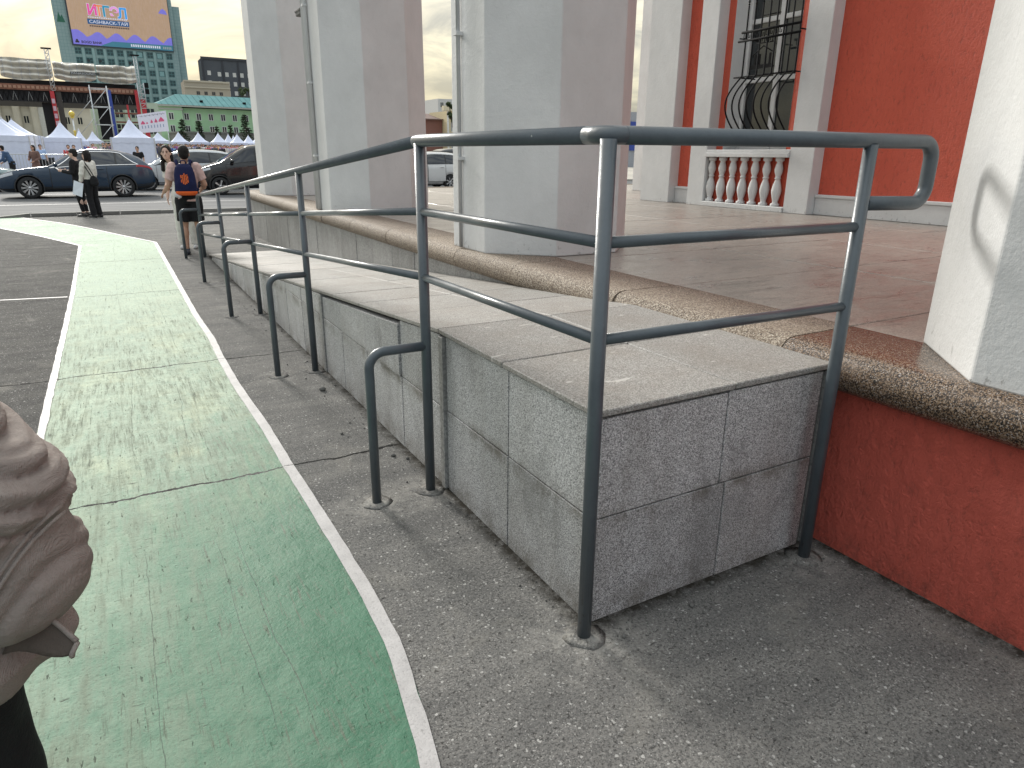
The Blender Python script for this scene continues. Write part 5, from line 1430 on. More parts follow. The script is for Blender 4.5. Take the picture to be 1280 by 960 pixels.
tent(-1.8, 79.3, 3.45, 2.55, .8, 'small white tent framed by the scaffold tower', GT, 0, False)
tent(.22, 41.3, 3.20, 2.27, .98, 'white tent in front of the blue pillar with closed walls', GT)
lab2 = ['first small white tent right of the tilted banner', 'second small white tent right of the tilted banner', 'third small white tent right of the banner, before the spruces', 'fourth small white tent right of the banner', 'narrow white tent fifth from the banner', 'low bluish white tent sixth from the banner', 'white tent seventh from the banner with a high peak', 'white tent eighth from the banner beside the column', 'last white tent cut by the left edge of the far column']
for (u, v, pk, hw), lb in zip([(4.0, 81.8, 3.52, 1.05), (6.5, 88.4, 3.74, 1.05), (8.45, 87.3, 3.72, 1.05), (10.4, 86.2, 3.66, .95), (12.6, 94.1, 3.77, .8), (13.95, 99.1, 3.7, .75), (12.85, 89.0, 3.66, .9), (14.75, 92.9, 3.65, .9), (15.7, 92.4, 3.7, .8)], lab2):
    tent(u, v, pk, 2.68, hw, lb, 'small white tents in a row below the green building', 0, False)
tent(-2.35, 52.6, 2.9, 2.2, .5, 'low white tent half hidden behind the gold street lamp', GT, 0, False)

# crowd under the far tents: nobody could count it
cols = [(.55, .10, .10), (.08, .12, .35), (.62, .60, .58), (.02, .02, .025), (.65, .35, .45), (.70, .45, .08), (.20, .35, .55), (.35, .12, .30), (.10, .10, .12), (.5, .5, .55)]
cm = [cloth('crowd_cloth', c) for c in cols]+[MT['skin'], MT['hair']]
def mini(b, x, y, z, k, ci):
    h = 1.0*k
    b.loft([(x-.06, y, z, .06, .07), (x-.08, y, z+.8*h, .09, .09)], 6, 8); b.loft([(x+.06, y, z, .06, .07), (x+.08, y, z+.8*h, .09, .09)], 6, 3)
    b.loft([(x, y, z+.75*h, .16, .11), (x, y, z+1.2*h, .20, .12), (x, y, z+1.42*h, .12, .09)], 8, ci)
    for sg in (-1, 1): b.caps((x+sg*.22*k, y, z+1.36*h), (x+sg*.27*k, y-.05, z+.85*h), .055, .04, 6, mat=ci)
    b.ell((x, y, z+1.57*h), (.085, .10, .115), n=8, m=6, mat=10); b.ell((x, y+.03, z+1.61*h), (.095, .10, .11), n=8, m=6, mat=11)
b = MB(); rr = random.Random(3)
for i in range(230):
    v = rr.uniform(74, 104); u = 1.5+(v-74)*.08+rr.uniform(0, 15); mini(b, u, v, zp(u, v), rr.uniform(.92, 1.08), rr.randrange(10))
for i in range(60):
    v = rr.uniform(60, 92); u = rr.uniform(-6.0, 1.5); mini(b, u, v, zp(u, v), rr.uniform(.92, 1.08), rr.randrange(10))
tag(b.build('crowd', cm), 'colourful distant crowd among the tents on the plaza', 'crowd', kind='stuff')
for u, v, ci, lb in ((-4.18, 50.5, 2, 'person in white standing right of the large tents'), (-3.98, 51.3, 3, 'person in black standing right of the large tents'), (-2.95, 48.4, 0, 'person in red beside the middle white tent'), (-2.66, 48.0, 2, 'person in white beside the gold street lamp'), (-3.79, 52.5, 8, 'person in dark grey by the black crates near the tents')):
    o = MB(); mini(o, 0, 0, 0, 1.0, ci); o = o.build('person', cm); o.location = (u, v, zp(u, v)); tag(o, lb, 'person')
# crowd-control barriers at the left
def barrier(u, v, rz, lb):
    r = thing('barrier', lb, 'barrier', (u, v, zp(u, v)), rz, 'steel crowd barriers before the tents')
    f = MB(); f.tube([(-1.15, 0, .12), (-1.15, 0, 1.18), (-1.05, 0, 1.28), (1.05, 0, 1.28), (1.15, 0, 1.18), (1.15, 0, .12)], .022, 8, closed=True); f.build('frame', MT['steel'], r, fix=True)
    bb = MB(); bb.box(-.010, .010, -.010, .010, .12, 1.28); bmesh_ = bb.mesh('bar', MT['steel'])
    for k in range(17): piece('bar', bmesh_, r, (-1.04+.13*k, 0, 0))
    for sx in (-1, 1):
        g = MB(); g.box(sx*.8-.025, sx*.8+.025, -.3, .3, 0, .04); g.box(sx*.8-.02, sx*.8+.02, -.02, .02, .04, .13); g.build('foot', MT['steel'], r)
for k, (u, v, lb) in enumerate([(-7.75, 40.6, 'steel crowd barrier leftmost before the largest tent'), (-5.42, 40.5, 'steel crowd barrier second before the largest tent'), (-3.09, 40.6, 'steel crowd barrier right of the woman in the brown dress')]):
    barrier(u, v, .02*k-.02, lb)
# black crates and tables left of the middle tent
for k, (u, v, w_, h, lb) in enumerate([(-4.02, 50.5, .5, .75, 'black crate stack left of the middle white tent'), (-3.55, 51.0, .4, .55, 'low black crate left of the middle white tent'), (-3.1, 50.2, .6, .65, 'dark table with cloth before the middle white tent')]):
    b = MB(); b.cbox(-w_/2, w_/2, -.25, .25, 0, h, .02); b.cbox(-w_/2+.05, w_/2-.05, -.2, .2, h, h+.2, .02)
    tag(b.build('crate', MT['blackp'], loc=(u, v, zp(u, v))), lb, 'crate')
# gold street lamp
lp = thing('street_lamp', 'slim street lamp with gold globe and bands before the middle tent', 'lamp', (-2.75, 60, zp(0, 60)))
gold = plain('gold_paint', (.60, .46, .10), .35, .6)
b = MB(); b.tube([(0, 0, 0), (0, 0, 3.6)], .05, 10); b.build('pole', MT['steel'], lp, fix=True)
b = MB(); b.lathe([(.06, 2.2), (.09, 2.25), (.06, 2.45), (.09, 2.6), (.05, 2.65)], (0,0,0), 12); b.build('band', gold, lp)
b = MB(); b.ell((0, 0, 3.75), (.2, .2, .2)); b.lathe([(.05, 3.45), (.16, 3.55), (.05, 3.6)], (0,0,0), 12); b.build('globe', gold, lp)
# tilted white banner on two poles
bn = thing('banner', 'tilted white banner with pink tent drawings and small lettering', 'banner', (3.0, 70, zp(0, 70)))
zb_ = zp(0, 70)
white_b = plain('white_banner_cloth', (.68, .68, .80), .7, var=.04); pinkp = plain('pink_print', (.62, .08, .20), .6); greyp = plain('grey_print', (.18, .18, .24), .6)
q = []; NX = 12
for i in range(NX+1):
    f = i/NX; x = -1.17+2.34*f; zt = 4.66+.42*f-zb_; zb2 = 3.18+.19*f-zb_; x2 = -1.08+2.30*f
    y = .05*sin(f*7)
    q += [(x, y, zt), (x2, y, zb2), (x2, y+.03, zb2), (x, y+.03, zt)]
m_ = MB(); m_.add(q, [(4*i+a, 4*i+(a+1) % 4, 4*i+4+(a+1) % 4, 4*i+4+a) for i in range(NX) for a in range(4)]); m_.build('cloth', white_b, bn, fix=True)
def bpt(f, g): return (-1.17+2.34*f+g*.06*(1-f), .05*sin(f*7)-.012, (4.66+.42*f-zb_)*(1-g)+(3.18+.19*f-zb_)*g)
def bquad(f0, f1, g0, g1, mat, nm, tri=False):
    b = MB(); a, c, d, e_ = bpt(f0, g1), bpt(f1, g1), bpt(f1, g0), bpt(f0, g0)
    if tri: top_ = bpt((f0+f1)/2, g0); b.add([a, c, top_], [(0,1,2)])
    else: b.add([a, c, d, e_], [(0,1,2,3)])
    return b.build(nm, mat, bn)
for f, w_, g0, g1 in ((.16, .07, .36, .55), (.30, .03, .46, .54), (.46, .04, .34, .52), (.61, .05, .32, .52), (.80, .10, .26, .50)):
    bquad(f-w_, f+w_, g0, g1-.06, pinkp, 'tent_drawing', True); bquad(f-w_, f+w_, g1-.055, g1, pinkp, 'tent_drawing')
for k in range(20):
    f = .06+.045*k; bquad(f, f+.022, .085+.02*(k % 2), .125+.02*(k % 3), greyp, 'lettering')
for k in range(8):
    f = .10+.105*k; bquad(f, f+.03, .62+.02*(k % 2), .78, plain('blue_print', (.25, .32, .48), .6) if k == 0 else bpy.data.materials['blue_print'], 'figure_drawing')
for x in (-1.1, 1.12):
    b = MB(); b.tube([(x, .06, 0), (x, .06, 3.6)], .03, 8); b.build('pole', MT['steel'], bn)
# blue event flag at the left edge
fg2 = thing('flag', 'dark blue and red vertical flag behind the left tents', 'flag', (-7.6, 66, zp(0, 66)))
b = MB(); b.tube([(0, 0, 0), (0, 0, 5.0)], .03, 8); b.build('pole', MT['steel'], fg2)
b = MB(); b.box(-.36, -.0, -.01, .01, 2.3, 4.5); b.build('cloth', MT['bluep'], fg2); b = MB(); b.box(-.24, -.10, -.016, .016, 2.7, 4.1); b.build('stripe', pinkp, fg2)

# ------------------------------------------------------------------ concert stage
st = thing('concert_stage', 'concert stage with brown beam roof, draped grey tarpaulins and red and blue posts', 'stage', (-4, 100, zp(0, 100)))
sz = zp(0, 100)
def SB(b): b.v = [(x+4, y-100, z-sz) for x, y, z in b.v]; return b
brown = plain('brown_carved_beam', (.20, .085, .055), .7, var=.35, scale=3)
darkc = plain('black_stage_cloth', (.015, .015, .018), .9)
tarp = plain('weathered_tarpaulin', (.58, .55, .49), .75, var=.25, scale=.8, bump=.4)
b = MB(); b.box(-18, 3.6, 98.5, 110, 8.15, 8.75); SB(b).build('roof_beam', brown, st)
for k in range(50):
    x = -17.9+k*.43; b = MB(); b.box(x, x+.30, 98.42, 98.49, 8.30, 8.60); SB(b).build('beam_carving', plain('beam_carving_paint', (.34, .19, .13), .7) if k == 0 else bpy.data.materials['beam_carving_paint'], st)
b = MB(); b.box(-18, 3.4, 98.9, 110.5, 6.95, 8.15); SB(b).build('dark_soffit', darkc, st)
for k in range(44):
    x = -17.8+k*.48; b = MB(); b.tube([(x, 98.85, 7.05), (x+.24, 98.85, 8.0), (x+.48, 98.85, 7.05)], .03, 5); SB(b).build('truss_brace', MT['steel'] if k % 3 == 0 else MT['iron'], st)
b = MB(); b.box(-18, 3.4, 99.4, 110, 8.75, 9.3); SB(b).build('roof_deck', darkc, st)
def draped(x0, x1, zt0, zt1, zb0, zb1, seed, rag):
    n, m_ = 30, 26; vs = []
    for i in range(n+1):
        f = i/n; x = x0+(x1-x0)*f
        for j in range(m_+1):
            g = j/m_; zt = zt0+(zt1-zt0)*f+(rag*.12*mnoise.noise(Vector((x*1.6, seed, 0)))); sag = .42*sin(pi*f)**.7*g
            z = zt+((zb0+(zb1-zb0)*f)-zt)*g-sag+.35
            y = 98.7+.35*mnoise.noise(Vector((x*.5, z*2.6, seed)))+.30*sin(z*9.5+mnoise.noise(Vector((x*.8, 2, seed)))*(2.2+2*rag))+.8*(1-g)
            vs.append((x, y, z))
    b = MB(); b.add(vs, [(i*(m_+1)+j, i*(m_+1)+j+1, (i+1)*(m_+1)+j+1, (i+1)*(m_+1)+j) for i in range(n) for j in range(m_)], 0, True)
    o = SB(b).build('tarpaulin', tarp, st)
    for k in range(6):
        i = int((k+.5)/6*n); q = [Vector(vs[i*(m_+1)+j])+Vector((0, -.05, 0)) for j in range(m_+1)]
        s_ = MB(); s_.tube(q, .035, 5); SB(s_).build('strap', MT['tentpole'], o)
draped(-18, -9.9, 11.2, 11.25, 9.2, 9.2, 1, .3); draped(-9.8, -4.95, 11.2, 11.18, 9.2, 9.25, 3, .3); draped(-4.75, -.55, 11.0, 11.05, 9.3, 9.3, 5, .3); draped(-.45, 3.7, 10.95, 11.0, 9.25, 9.3, 9, 1.6)
def pole_tower(x, y, z0, z1, w, name, head=False):
    o = None
    for dx in (-w/2, w/2):
        for dy in (-w/2, w/2):
            b = MB(); b.tube([(x+dx, y+dy, z0), (x+dx, y+dy, z1)], .035, 6); SB(b).build(name, MT['steel'], st)
    z = z0
    while z < z1-.1:
        b = MB()
        for dy in (-w/2, w/2): b.tube([(x-w/2, y+dy, z), (x+w/2, y+dy, z)], .02, 5); b.tube([(x-w/2, y+dy, z), (x+w/2, y+dy, min(z+.55, z1))], .018, 5)
        SB(b).build('tower_rung', MT['steel'], st); z += .55
    if head:
        b = MB(); b.box(x-.5, x+.5, y-.2, y+.2, z1, z1+.14); SB(b).build('tower_head', MT['iron'], st)
pole_tower(-5.05, 98.3, 8.2, 12.5, .38, 'tower_leg', True); pole_tower(3.75, 98.3, 7.4, 12.4, .30, 'tower_leg', True); pole_tower(3.9, 97.7, 6.6, 9.4, .7, 'tower_leg')
def post(name, x0, z0, x1, z1, w, m): b = MB(); b.bar((x0, 98.3, z0), (x1, 98.3, z1), w, w); SB(b).build(name, m, st)
post('red_post', -5.25, sz, -5.25, 8.12, .42, MT['redp']); post('red_post', 3.35, sz, 3.35, 8.6, .36, MT['redp']); post('red_post', 3.95, sz, 3.95, 7.6, .5, MT['redp']); post('red_post', 2.2, sz, 2.2, 6.95, .2, MT['redp'])
post('blue_post', .48, sz, .48, 8.5, .40, MT['bluep'])
for k in range(4):
    b = MB(); z = 4.4+k*.8; b.box(-5.4, -5.1, 98.02, 98.06, z, z+.5); SB(b).build('post_banner', plain('white_pink_print', (.55, .38, .45), .7) if k == 0 else bpy.data.materials['white_pink_print'], st)
b = MB(); b.box(-4.95, -4.4, 98.6, 99, sz, 8.1); SB(b).build('dark_column', plain('dark_stage_column', (.06, .055, .05), .8), st)
b = MB(); b.box(-6.5, -5.5, 99.5, 100, sz, 6.9); SB(b).build('dark_column', darkc, st)
for x0, x1 in ((.75, 3.3),):
    for z in (5.9, 4.9): b = MB(); b.box(x0, x1, 98.6, 98.8, z, z+.18); SB(b).build('cross_beam', brown, st)
b = MB(); b.box(-1.0, .3, 101, 101.6, 3.0, 6.9); SB(b).build('speaker_stack', darkc, st)
# speakers hanging right of the roof
for z in (8.9, 8.2): b = MB(); b.cbox(4.25, 4.75, 97.4, 97.9, z, z+.55, .03); SB(b).build('stage_lamp', MT['iron'], st)
b = MB(); b.box(-3.1, -.2, 98.40, 98.44, 10.02, 10.32); sign = SB(b).build('sign_board', plain('dark_sign', (.05, .055, .05), .6), st)
text_mesh('PANASOUND', .30, MT['tentpole'], sign, Matrix.Translation((-3.02+4, 98.39-100, 10.06-sz)) @ Matrix.Rotation(pi/2, 4, 'X'), sx=1.32)
# scaffold tower before the stage
sc = thing('scaffold_tower', 'galvanised scaffold tower with diagonal braces in front of the stage', 'scaffold', (-.5, 94, zp(0, 94)))
sz2 = zp(0, 94)
def SC(b): b.v = [(x+.5, y-94, z-sz2) for x, y, z in b.v]; return b
for x in (-1.45, .22):
    for y in (93.5, 95.2): b = MB(); b.tube([(x, y, sz2), (x, y, 8.6)], .055, 8); SC(b).build('standard', MT['steel'], sc)
for i, z in enumerate((2.6, 4.5, 6.4, 8.3)):
    for y in (93.5, 95.2): b = MB(); b.tube([(-1.6, y, z), (.4, y, z)], .04, 6); SC(b).build('ledger', MT['steel'], sc)
    b = MB(); b.tube([(-1.45, 93.5, z-1.9), (.22, 93.5, z)], .04, 6); SC(b).build('diagonal_brace', MT['steel'], sc)
    b = MB(); b.tube([(-3.2, 94.5, z-3.1), (-1.45, 93.5, z-1.2)], .035, 6); SC(b).build('diagonal_brace', MT['steel'], sc)

# ------------------------------------------------------------------ buildings beyond the plaza
def win_mesh(w, h, fw, name, nx=2, nz=1, deep=.12):
    f = MB(); y0 = -deep*.2
    f.box(-w/2, -w/2+fw, y0, .05, 0, h); f.box(w/2-fw, w/2, y0, .05, 0, h); f.box(-w/2+fw, w/2-fw, y0, .05, 0, fw); f.box(-w/2+fw, w/2-fw, y0, .05, h-fw, h)
    for k in range(1, nx): x = -w/2+w*k/nx; f.box(x-fw/2, x+fw/2, y0+.004, .05, fw, h-fw)
    for k in range(1, nz): z = h*k/nz; f.box(-w/2+fw, w/2-fw, y0+.008, .05, z-fw/2, z+fw/2)
    return f
def put_windows(root, mat_f, mat_p, places, w, h, fw, nx=2, nz=1):
    fm = win_mesh(w, h, fw, 'w', nx, nz).mesh('window', mat_f); p = MB(); p.box(-w/2+fw*.5, w/2-fw*.5, .01, .045, fw*.5, h-fw*.5); pm = p.mesh('pane', mat_p)
    for x, y, z in places:
        o = piece('window', fm, root, (x, y, z)); piece('pane', pm, o)
skyglass = plain('painted_sky_glass', (.52, .52, .50), .15)  # bright sky reflection painted as a pale base colour
# cream building with pillars behind the stage
cb = thing('cream_building', 'cream columned building seen below the stage roof', 'building', (-12, 134, 0))
cream = plain('cream_render', (.52, .49, .40), .8, scale=.4)
b = MB(); b.box(-14, 10, 0, 10, 0, 9.4); b.build('wall', cream, cb)
b = MB(); b.box(-14.2, 10.2, -.9, .0, 8.5, 9.4); b.build('cornice', cream, cb)
for x in (-5.5, -2.2, .2, 2.5, 5.2): b = MB(); b.lathe([(.62, 0), (.55, .5), (.50, 7.9), (.7, 8.2), (.7, 8.5)], (x, -.5, 0), 14); b.build('column', cream, cb)
b = MB(); b.box(2.9, 5.0, -.5, -.2, 3.0, 8.3); b.build('canvas_panel', plain('pale_canvas', (.50, .50, .46), .8), cb)
put_windows(cb, cream, MT['pane'], [(x, -.06, z) for x in (-4, -1, 1.3, 6.7, 8.4) for z in (2.2, 5.6)], .8, 1.2, .1)
# greenish building under the right part of the stage
gb = thing('mint_annex', 'pale mint building with tall windows behind the scaffold tower', 'building', (-1, 150, 0))
mint = plain('pale_mint_render', (.40, .47, .38), .8, scale=.4)
b = MB(); b.box(-5, 10, 0, 8, 0, 10.2); b.build('wall', mint, gb)
for x in (-3.4, -.7, 2.2, 4.7, 7.4): b = MB(); b.box(x-.35, x+.35, -.35, 0, 0, 9.8); b.build('pilaster', mint, gb)
put_windows(gb, mint, MT['pane'], [(x, -.06, z) for x in (-2.1, .75, 3.45, 6.0, 8.6) for z in (1.6, 4.6, 7.4)], 1.5, 1.9, .12, 2, 2)
# long green building with turquoise metal roof
gr_ang = radians(6)
gbd = thing('green_building', 'light green two storey building with turquoise metal roof and white windows', 'building', (18, 206.5, 0), gr_ang)
green_r = plain('light_green_render', (.36, .56, .34), .8, scale=.25)
turq = plain('turquoise_metal_roof', (.10, .24, .25), .85, scale=.5, spec=.1)
b = MB(); b.box(0, 46, 0, 14, 0, 12.5); b.box(-5.5, .0, -1.2, 13, 0, 12.7); b.build('wall', green_r, gbd)
b = MB(); b.box(-6.1, 46.4, -1.75, -.0, 12.72, 13.1); b.box(-5.7, .2, -1.35, -1.2, 11.9, 12.3); b.build('cornice', plain('grey_cornice', (.40, .40, .37), .8), gbd)
rf = MB()
rf.add([(-6.2, -1.8, 13.12), (46.5, -1.8, 13.12), (46.5, 15, 13.12), (-6.2, 15, 13.12), (.5, 6.5, 16.2), (46.5, 6.5, 16.2)], [(0,1,5,4), (1,2,5), (2,3,4,5), (3,0,4), (0,3,2,1)])
roof = rf.build('roof', turq, gbd)
for k in range(34):
    x = -4.6+k*1.5; y1 = 6.4; z1 = 16.2; x_t = max(x, .5) if x > -6 else x
    f0 = 1.0 if x >= .5 else max(.05, (x+6.2)/6.7)
    b = MB(); b.bar((x, -1.8, 13.16), (x, -1.8+8.2*f0, 13.16+3.06*f0), .07, .09); b.build('roof_seam', turq, roof)
for x in (5.5, 16.5, 25.5): b = MB(); b.cbox(x-.35, x+.35, .6, 1.5, 13.9, 14.6, .03); b.build('roof_vent', MT['iron'], roof)
wmat = plain('white_window_frame', (.60, .60, .58), .6)
put_windows(gbd, wmat, MT['pane'], [(x, -.05, z) for x in (1.2, 4.2, 7.2, 10.3, 13.3, 16.3, 19.2, 22) for z in (6.5, 9.55)]+[(-2.7, -1.25, z) for z in (6.5, 9.5)], 1.25, 1.75, .14, 2, 1)
for x in (7.2, 13.3): b = MB(); b.box(x-1.0, x+1.0, -1.0, -.02, 5.9, 6.4); b.build('balcony', wmat, gbd)
b = MB(); b.tube([(.25, -.12, .3), (.25, -.12, 12.7)], .12, 8); b.build('downpipe', wmat, gbd)
b = MB(); b.box(-4, 24, -16, -2.5, 0, 6.1); b.box(-4.3, 24.3, -16.3, -2.3, 6.1, 6.4); lowb = b.build('low_block', plain('dark_low_block', (.14, .145, .14), .8), gbd)
# dark office block
dk = thing('dark_office_block', 'dark grey office block with rows of small bright windows', 'building', (41.35, 342, 0))
dg = plain('dark_grey_cladding', (.060, .068, .082), .6, scale=.2); dgl = plain('black_cladding_strip', (.030, .033, .042), .6)
b = MB(); b.box(0, 44, 0, 14, 0, 40); b.build('wall', dg, dk)
b = MB(); b.box(-.5, 44, -.4, 0, 39.3, 40.3); b.box(-.5, .4, -.4, 0, 0, 39.29); b.build('parapet', dgl, dk)
for x in (7.6, 14.0, 20.4, 26.8): b = MB(); b.box(x, x+.75, -.25, 0, 0, 39.2); b.build('cladding_strip', dgl, dk)
put_windows(dk, wmat, skyglass, [(6.4+3.07*i, -.06, 36.6-3.72*j) for i in range(11) for j in range(1, 9)]+[(2.3, -.06, z) for z in (33.2, 29.3, 25.6)], 1.35, 1.7, .16, 2, 1)
# beige block between tower and dark block
be = thing('beige_block', 'beige stone block with small dark windows between the teal tower and the dark office', 'building', (29, 300, 0))
b = MB(); b.box(0, 16, 0, 12, 0, 27); b.build('wall', plain('beige_stone', (.36, .32, .26), .8), be)
b = MB(); b.box(-.3, 16, -.4, 0, 24.6, 25.1); b.box(-.3, 16, -.4, 0, 26.6, 27.2); b.build('cornice', plain('beige_cornice', (.42, .38, .31), .8), be)
put_windows(be, plain('beige_frame', (.20, .17, .14), .7), MT['pane'], [(4.5+2.7*i, -.06, 22.2-3.2*j) for i in range(4) for j in range(5)], 1.25, 1.3, .12)

# teal tower with giant screen
tw = thing('teal_tower', 'tall teal glass tower carrying a giant orange and violet screen', 'building', (-10.7, 375, 0))
b = MB(); b.box(0, 46.2, 0, 26, 0, 92); b.box(46.2, 49.3, 1.5, 26, 0, 64); b.build('wall', MT['tower'], tw)
twp = plain('pale_teal_pier', (.23, .36, .36), .5, scale=.2)
wing = []
xs_ = [6.8, 10.6, 15.0, 18.9, 22.8, 26.6, 30.6, 34.6, 38.5, 42.5]
for x in xs_[:-1]: b = MB(); b.box(x+1.35, x+2.35, -.35, 0, 0, 44.3); b.build('pier', twp, tw)
twf = plain('teal_window_frame', (.075, .19, .20), .5); twg = plain('dark_teal_glass', (.022, .060, .066), .12, spec=.6); twd = plain('black_open_window', (.012, .016, .018), .3)
fm = win_mesh(2.5, 2.5, .16, 'w', 2, 2).mesh('window', twf); p_ = MB(); p_.box(-1.2, 1.2, .01, .045, .1, 2.4); pm = p_.mesh('pane', twg)
p_ = MB(); p_.box(-1.0, .1, -.06, -.04, .9, 1.7); dmm = p_.mesh('open_sash', twd)
p_ = MB(); p_.box(-1.0, .9, -.05, -.035, .2, 2.2); lmm = p_.mesh('blind', plain('pale_blind', (.20, .36, .37), .5))
rr = random.Random(11)
for i, x in enumerate(xs_):
    for j in range(11):
        z = 41.7-3.72*j
        o = piece('window', fm, tw, (x, -.06, z)); piece('pane', pm, o)
        q = rr.random()
        if q < .10: piece('open_sash', dmm, o)
        elif q < .24: piece('blind', lmm, o)
for j in range(12): b = MB(); b.box(5.2, 44.3, -.12, -.02, 40.95-3.72*j, 41.25-3.72*j); b.build('floor_band', twp, tw)
b = MB(); b.add([(0.9, -.02, 53.6), (4.0, -.02, 53.6), (3.0, -.02, 56.6), (2.45, -.02, 55.6), (1.9, -.02, 57.6)], [(0,1,2,3,4)]); b.build('tower_logo', plain('dark_green_logo', (.02, .12, .075), .5), tw)
def led(name, col, e_=.22):
    t = NT(name); p = t.pos()
    n = t.noise(t.pos((.35, .35, .35)), 1.0, 4, .7); g = t.noise(t.pos((3.0, 1, .35)), 1.0, 3, .7)
    c = t.mix(t.math('MULTIPLY', n, .8), col, tuple(k*.72 for k in col)); c = t.mix(t.ramp(g, [(.45, 0.), (.65, .4)]), c, (.50, .36, .30) if 'orange' in name else col)
    return t.done(c, .4, emis=c, emis_s=e_)
scr = thing('giant_screen', 'giant display screen of orange ground, violet waves and coloured lettering on the teal tower', 'screen', (-10.7, 374.7, 0))
b = MB(); b.box(5.0, 44.6, -.5, .25, 44.9, 78); b.build('screen_frame', plain('dark_screen_frame', (.03, .045, .06), .5), scr)
b = MB(); b.box(5.6, 44.4, -.56, -.50, 47.4, 77.5); b.build('orange_ground', led('orange_led', (.50, .33, .215)), scr)
pts = [(5.6, 45.3)]; wv = []
n = 120
for i in range(n+1):
    x = 5.6+38.8*i/n
    z = 48.7+1.5*abs(sin((x-5.6)*.42+.9))**.8+(1.6 if x < 9 else 0)*max(0, (9-x)/3.4)+.6*sin(x*.9)
    wv.append((x, max(47.6, z)))
b = MB(); vs = []
for x, z in wv: vs += [(x, -.60, 45.4), (x, -.60, z)]
b.add(vs, [(2*i, 2*i+2, 2*i+3, 2*i+1) for i in range(n)]); b.build('violet_wave', led('violet_led', (.22, .20, .72)), scr)
b = MB(); b.add([(15.5, -.64, 45.3), (44.4, -.64, 45.3), (44.4, -.64, 47.5), (20.5, -.64, 47.4)], [(0,1,2,3)]); b.build('ticker', led('ticker_teal_led', (.05, .20, .28)), scr)
def stext(body, size, x, z, mat, y=-.70, sx=1.0, bold=0.0, nm='lettering'):
    return text_mesh(body, size, mat, scr, Matrix.Translation((x, y, z)) @ Matrix.Rotation(pi/2, 4, 'X'), nm, sx=sx, bold=bold)
wl = led('white_led', (.72, .72, .85)); x0 = 12.6
lets = [('И', (.62, .06, .30)), ('Т', (.60, .20, .08)), ('Г', (.02, .22, .36)), ('Э', (.62, .25, .55)), ('Л', (.03, .25, .62))]
for k, (ch, colr) in enumerate(lets):
    stext(ch, 5.6, x0+k*2.85, 57.3-.35*k*.3, wl, -.66, .95, .30)
    stext(ch, 5.6, x0+k*2.85, 57.3-.35*k*.3, led('letter_led_%s' % 'abcde'[k], colr, .5), -.70, .95, .14)
b = MB(); b.box(12.2, 28.0, -.66, -.62, 53.7, 55.75); b.build('caption_bar', led('deep_blue_led', (.025, .10, .26)), scr)
stext('CASHBACK-ТАЙ', 1.75, 12.8, 54.1, wl, -.70, 1.12, .02)
for k in range(22): b = MB(); b.box(12.6+k*.68, 13.05+k*.68, -.66, -.63, 56.15, 56.62); b.build('small_letter', wl, scr)
for k in range(22): b = MB(); b.box(12.8+k*.69, 13.25+k*.69, -.66, -.63, 52.75, 53.25); b.build('small_letter', plain('dark_print', (.05, .04, .06), .6) if k == 0 else bpy.data.materials['dark_print'], scr)
dkp = bpy.data.materials['dark_print']
stext('BOGD BANK', 1.35, 8.6, 46.0, dkp, -.66, 1.0, .03)
b = MB(); 
for a in range(3):
    an = pi/2+a*2*pi/3; b.lathe([(.40, 0), (.62, 0)], (0,0,0), 14) if False else None
    cx, cz = 7.1+.42*cos(an), 46.6+.42*sin(an)
    b.add([(cx+.42*cos(q), -.66, cz+.42*sin(q)) for q in np.linspace(0, 2*pi, 13)[:-1]], [tuple(range(12))])
b.build('bank_emblem', dkp, scr)
for k in range(14): b = MB(); b.box(27.5+k*.86, 27.5+k*.86+.55, -.70, -.66, 45.9, 46.9); b.build('ticker_letter', wl, scr)
for k in range(5): b = MB(); b.box(40.4+k*.72, 40.4+k*.72+.45, -.70, -.66, 45.8, 46.8); b.build('ticker_letter', plain('pale_ticker', (.45, .5, .5), .5) if k == 0 else bpy.data.materials['pale_ticker'], scr)
b = MB(); b.add([(x, -.62, z) for x, z in ((40.3, 60.3), (43.8, 60.0), (43.4, 61.4), (42.2, 62.3), (41.2, 61.6))], [(0,1,2,3,4)]); b.build('violet_cloud', bpy.data.materials['violet_led'], scr)

# buildings in the gap between the columns
cg = thing('cream_corner_building', 'cream building with heavy cornice far off between the two octagonal columns', 'building', (53.6, 120, 0))
b = MB(); b.box(.45, 9, 0, 8, 0, 9.1); b.build('wall', plain('warm_cream_render', (.55, .47, .30), .8), cg); b = MB(); b.box(-.5, 9, -.9, 0, 9.1, 9.9); b.build('cornice', plain('pale_cornice', (.58, .52, .38), .8), cg)
b = MB(); b.box(.45, .75, -.25, .0, 0, 9.09); b.build('corner_pier', plain('white_pier', (.6, .6, .58), .7), cg)
put_windows(cg, wmat, MT['pane'], [(x, -.06, z) for x in (1.5, 2.6, 3.7) for z in (2.2, 5.6)], .6, 1.6, .1)
cg2 = thing('pale_rooftop_block', 'pale apartment block rising behind the cream building between the columns', 'building', (70, 160, 0))
b = MB(); b.box(0, 14, 0, 10, 0, 14.2); b.build('wall', plain('pale_block_render', (.48, .48, .48), .8), cg2); put_windows(cg2, wmat, MT['pane'], [(1+1.8*i, -.06, 12.2-2.6*j) for i in range(7) for j in range(4)], 1.0, 1.3, .1)
rb = thing('brown_low_building', 'low brown red building far off between the two octagonal columns', 'building', (49.2, 122, 0))
b = MB(); b.box(0, 4.8, 0, 7, 0, 7.6); b.build('wall', plain('brown_red_render', (.20, .09, .07), .8), rb)
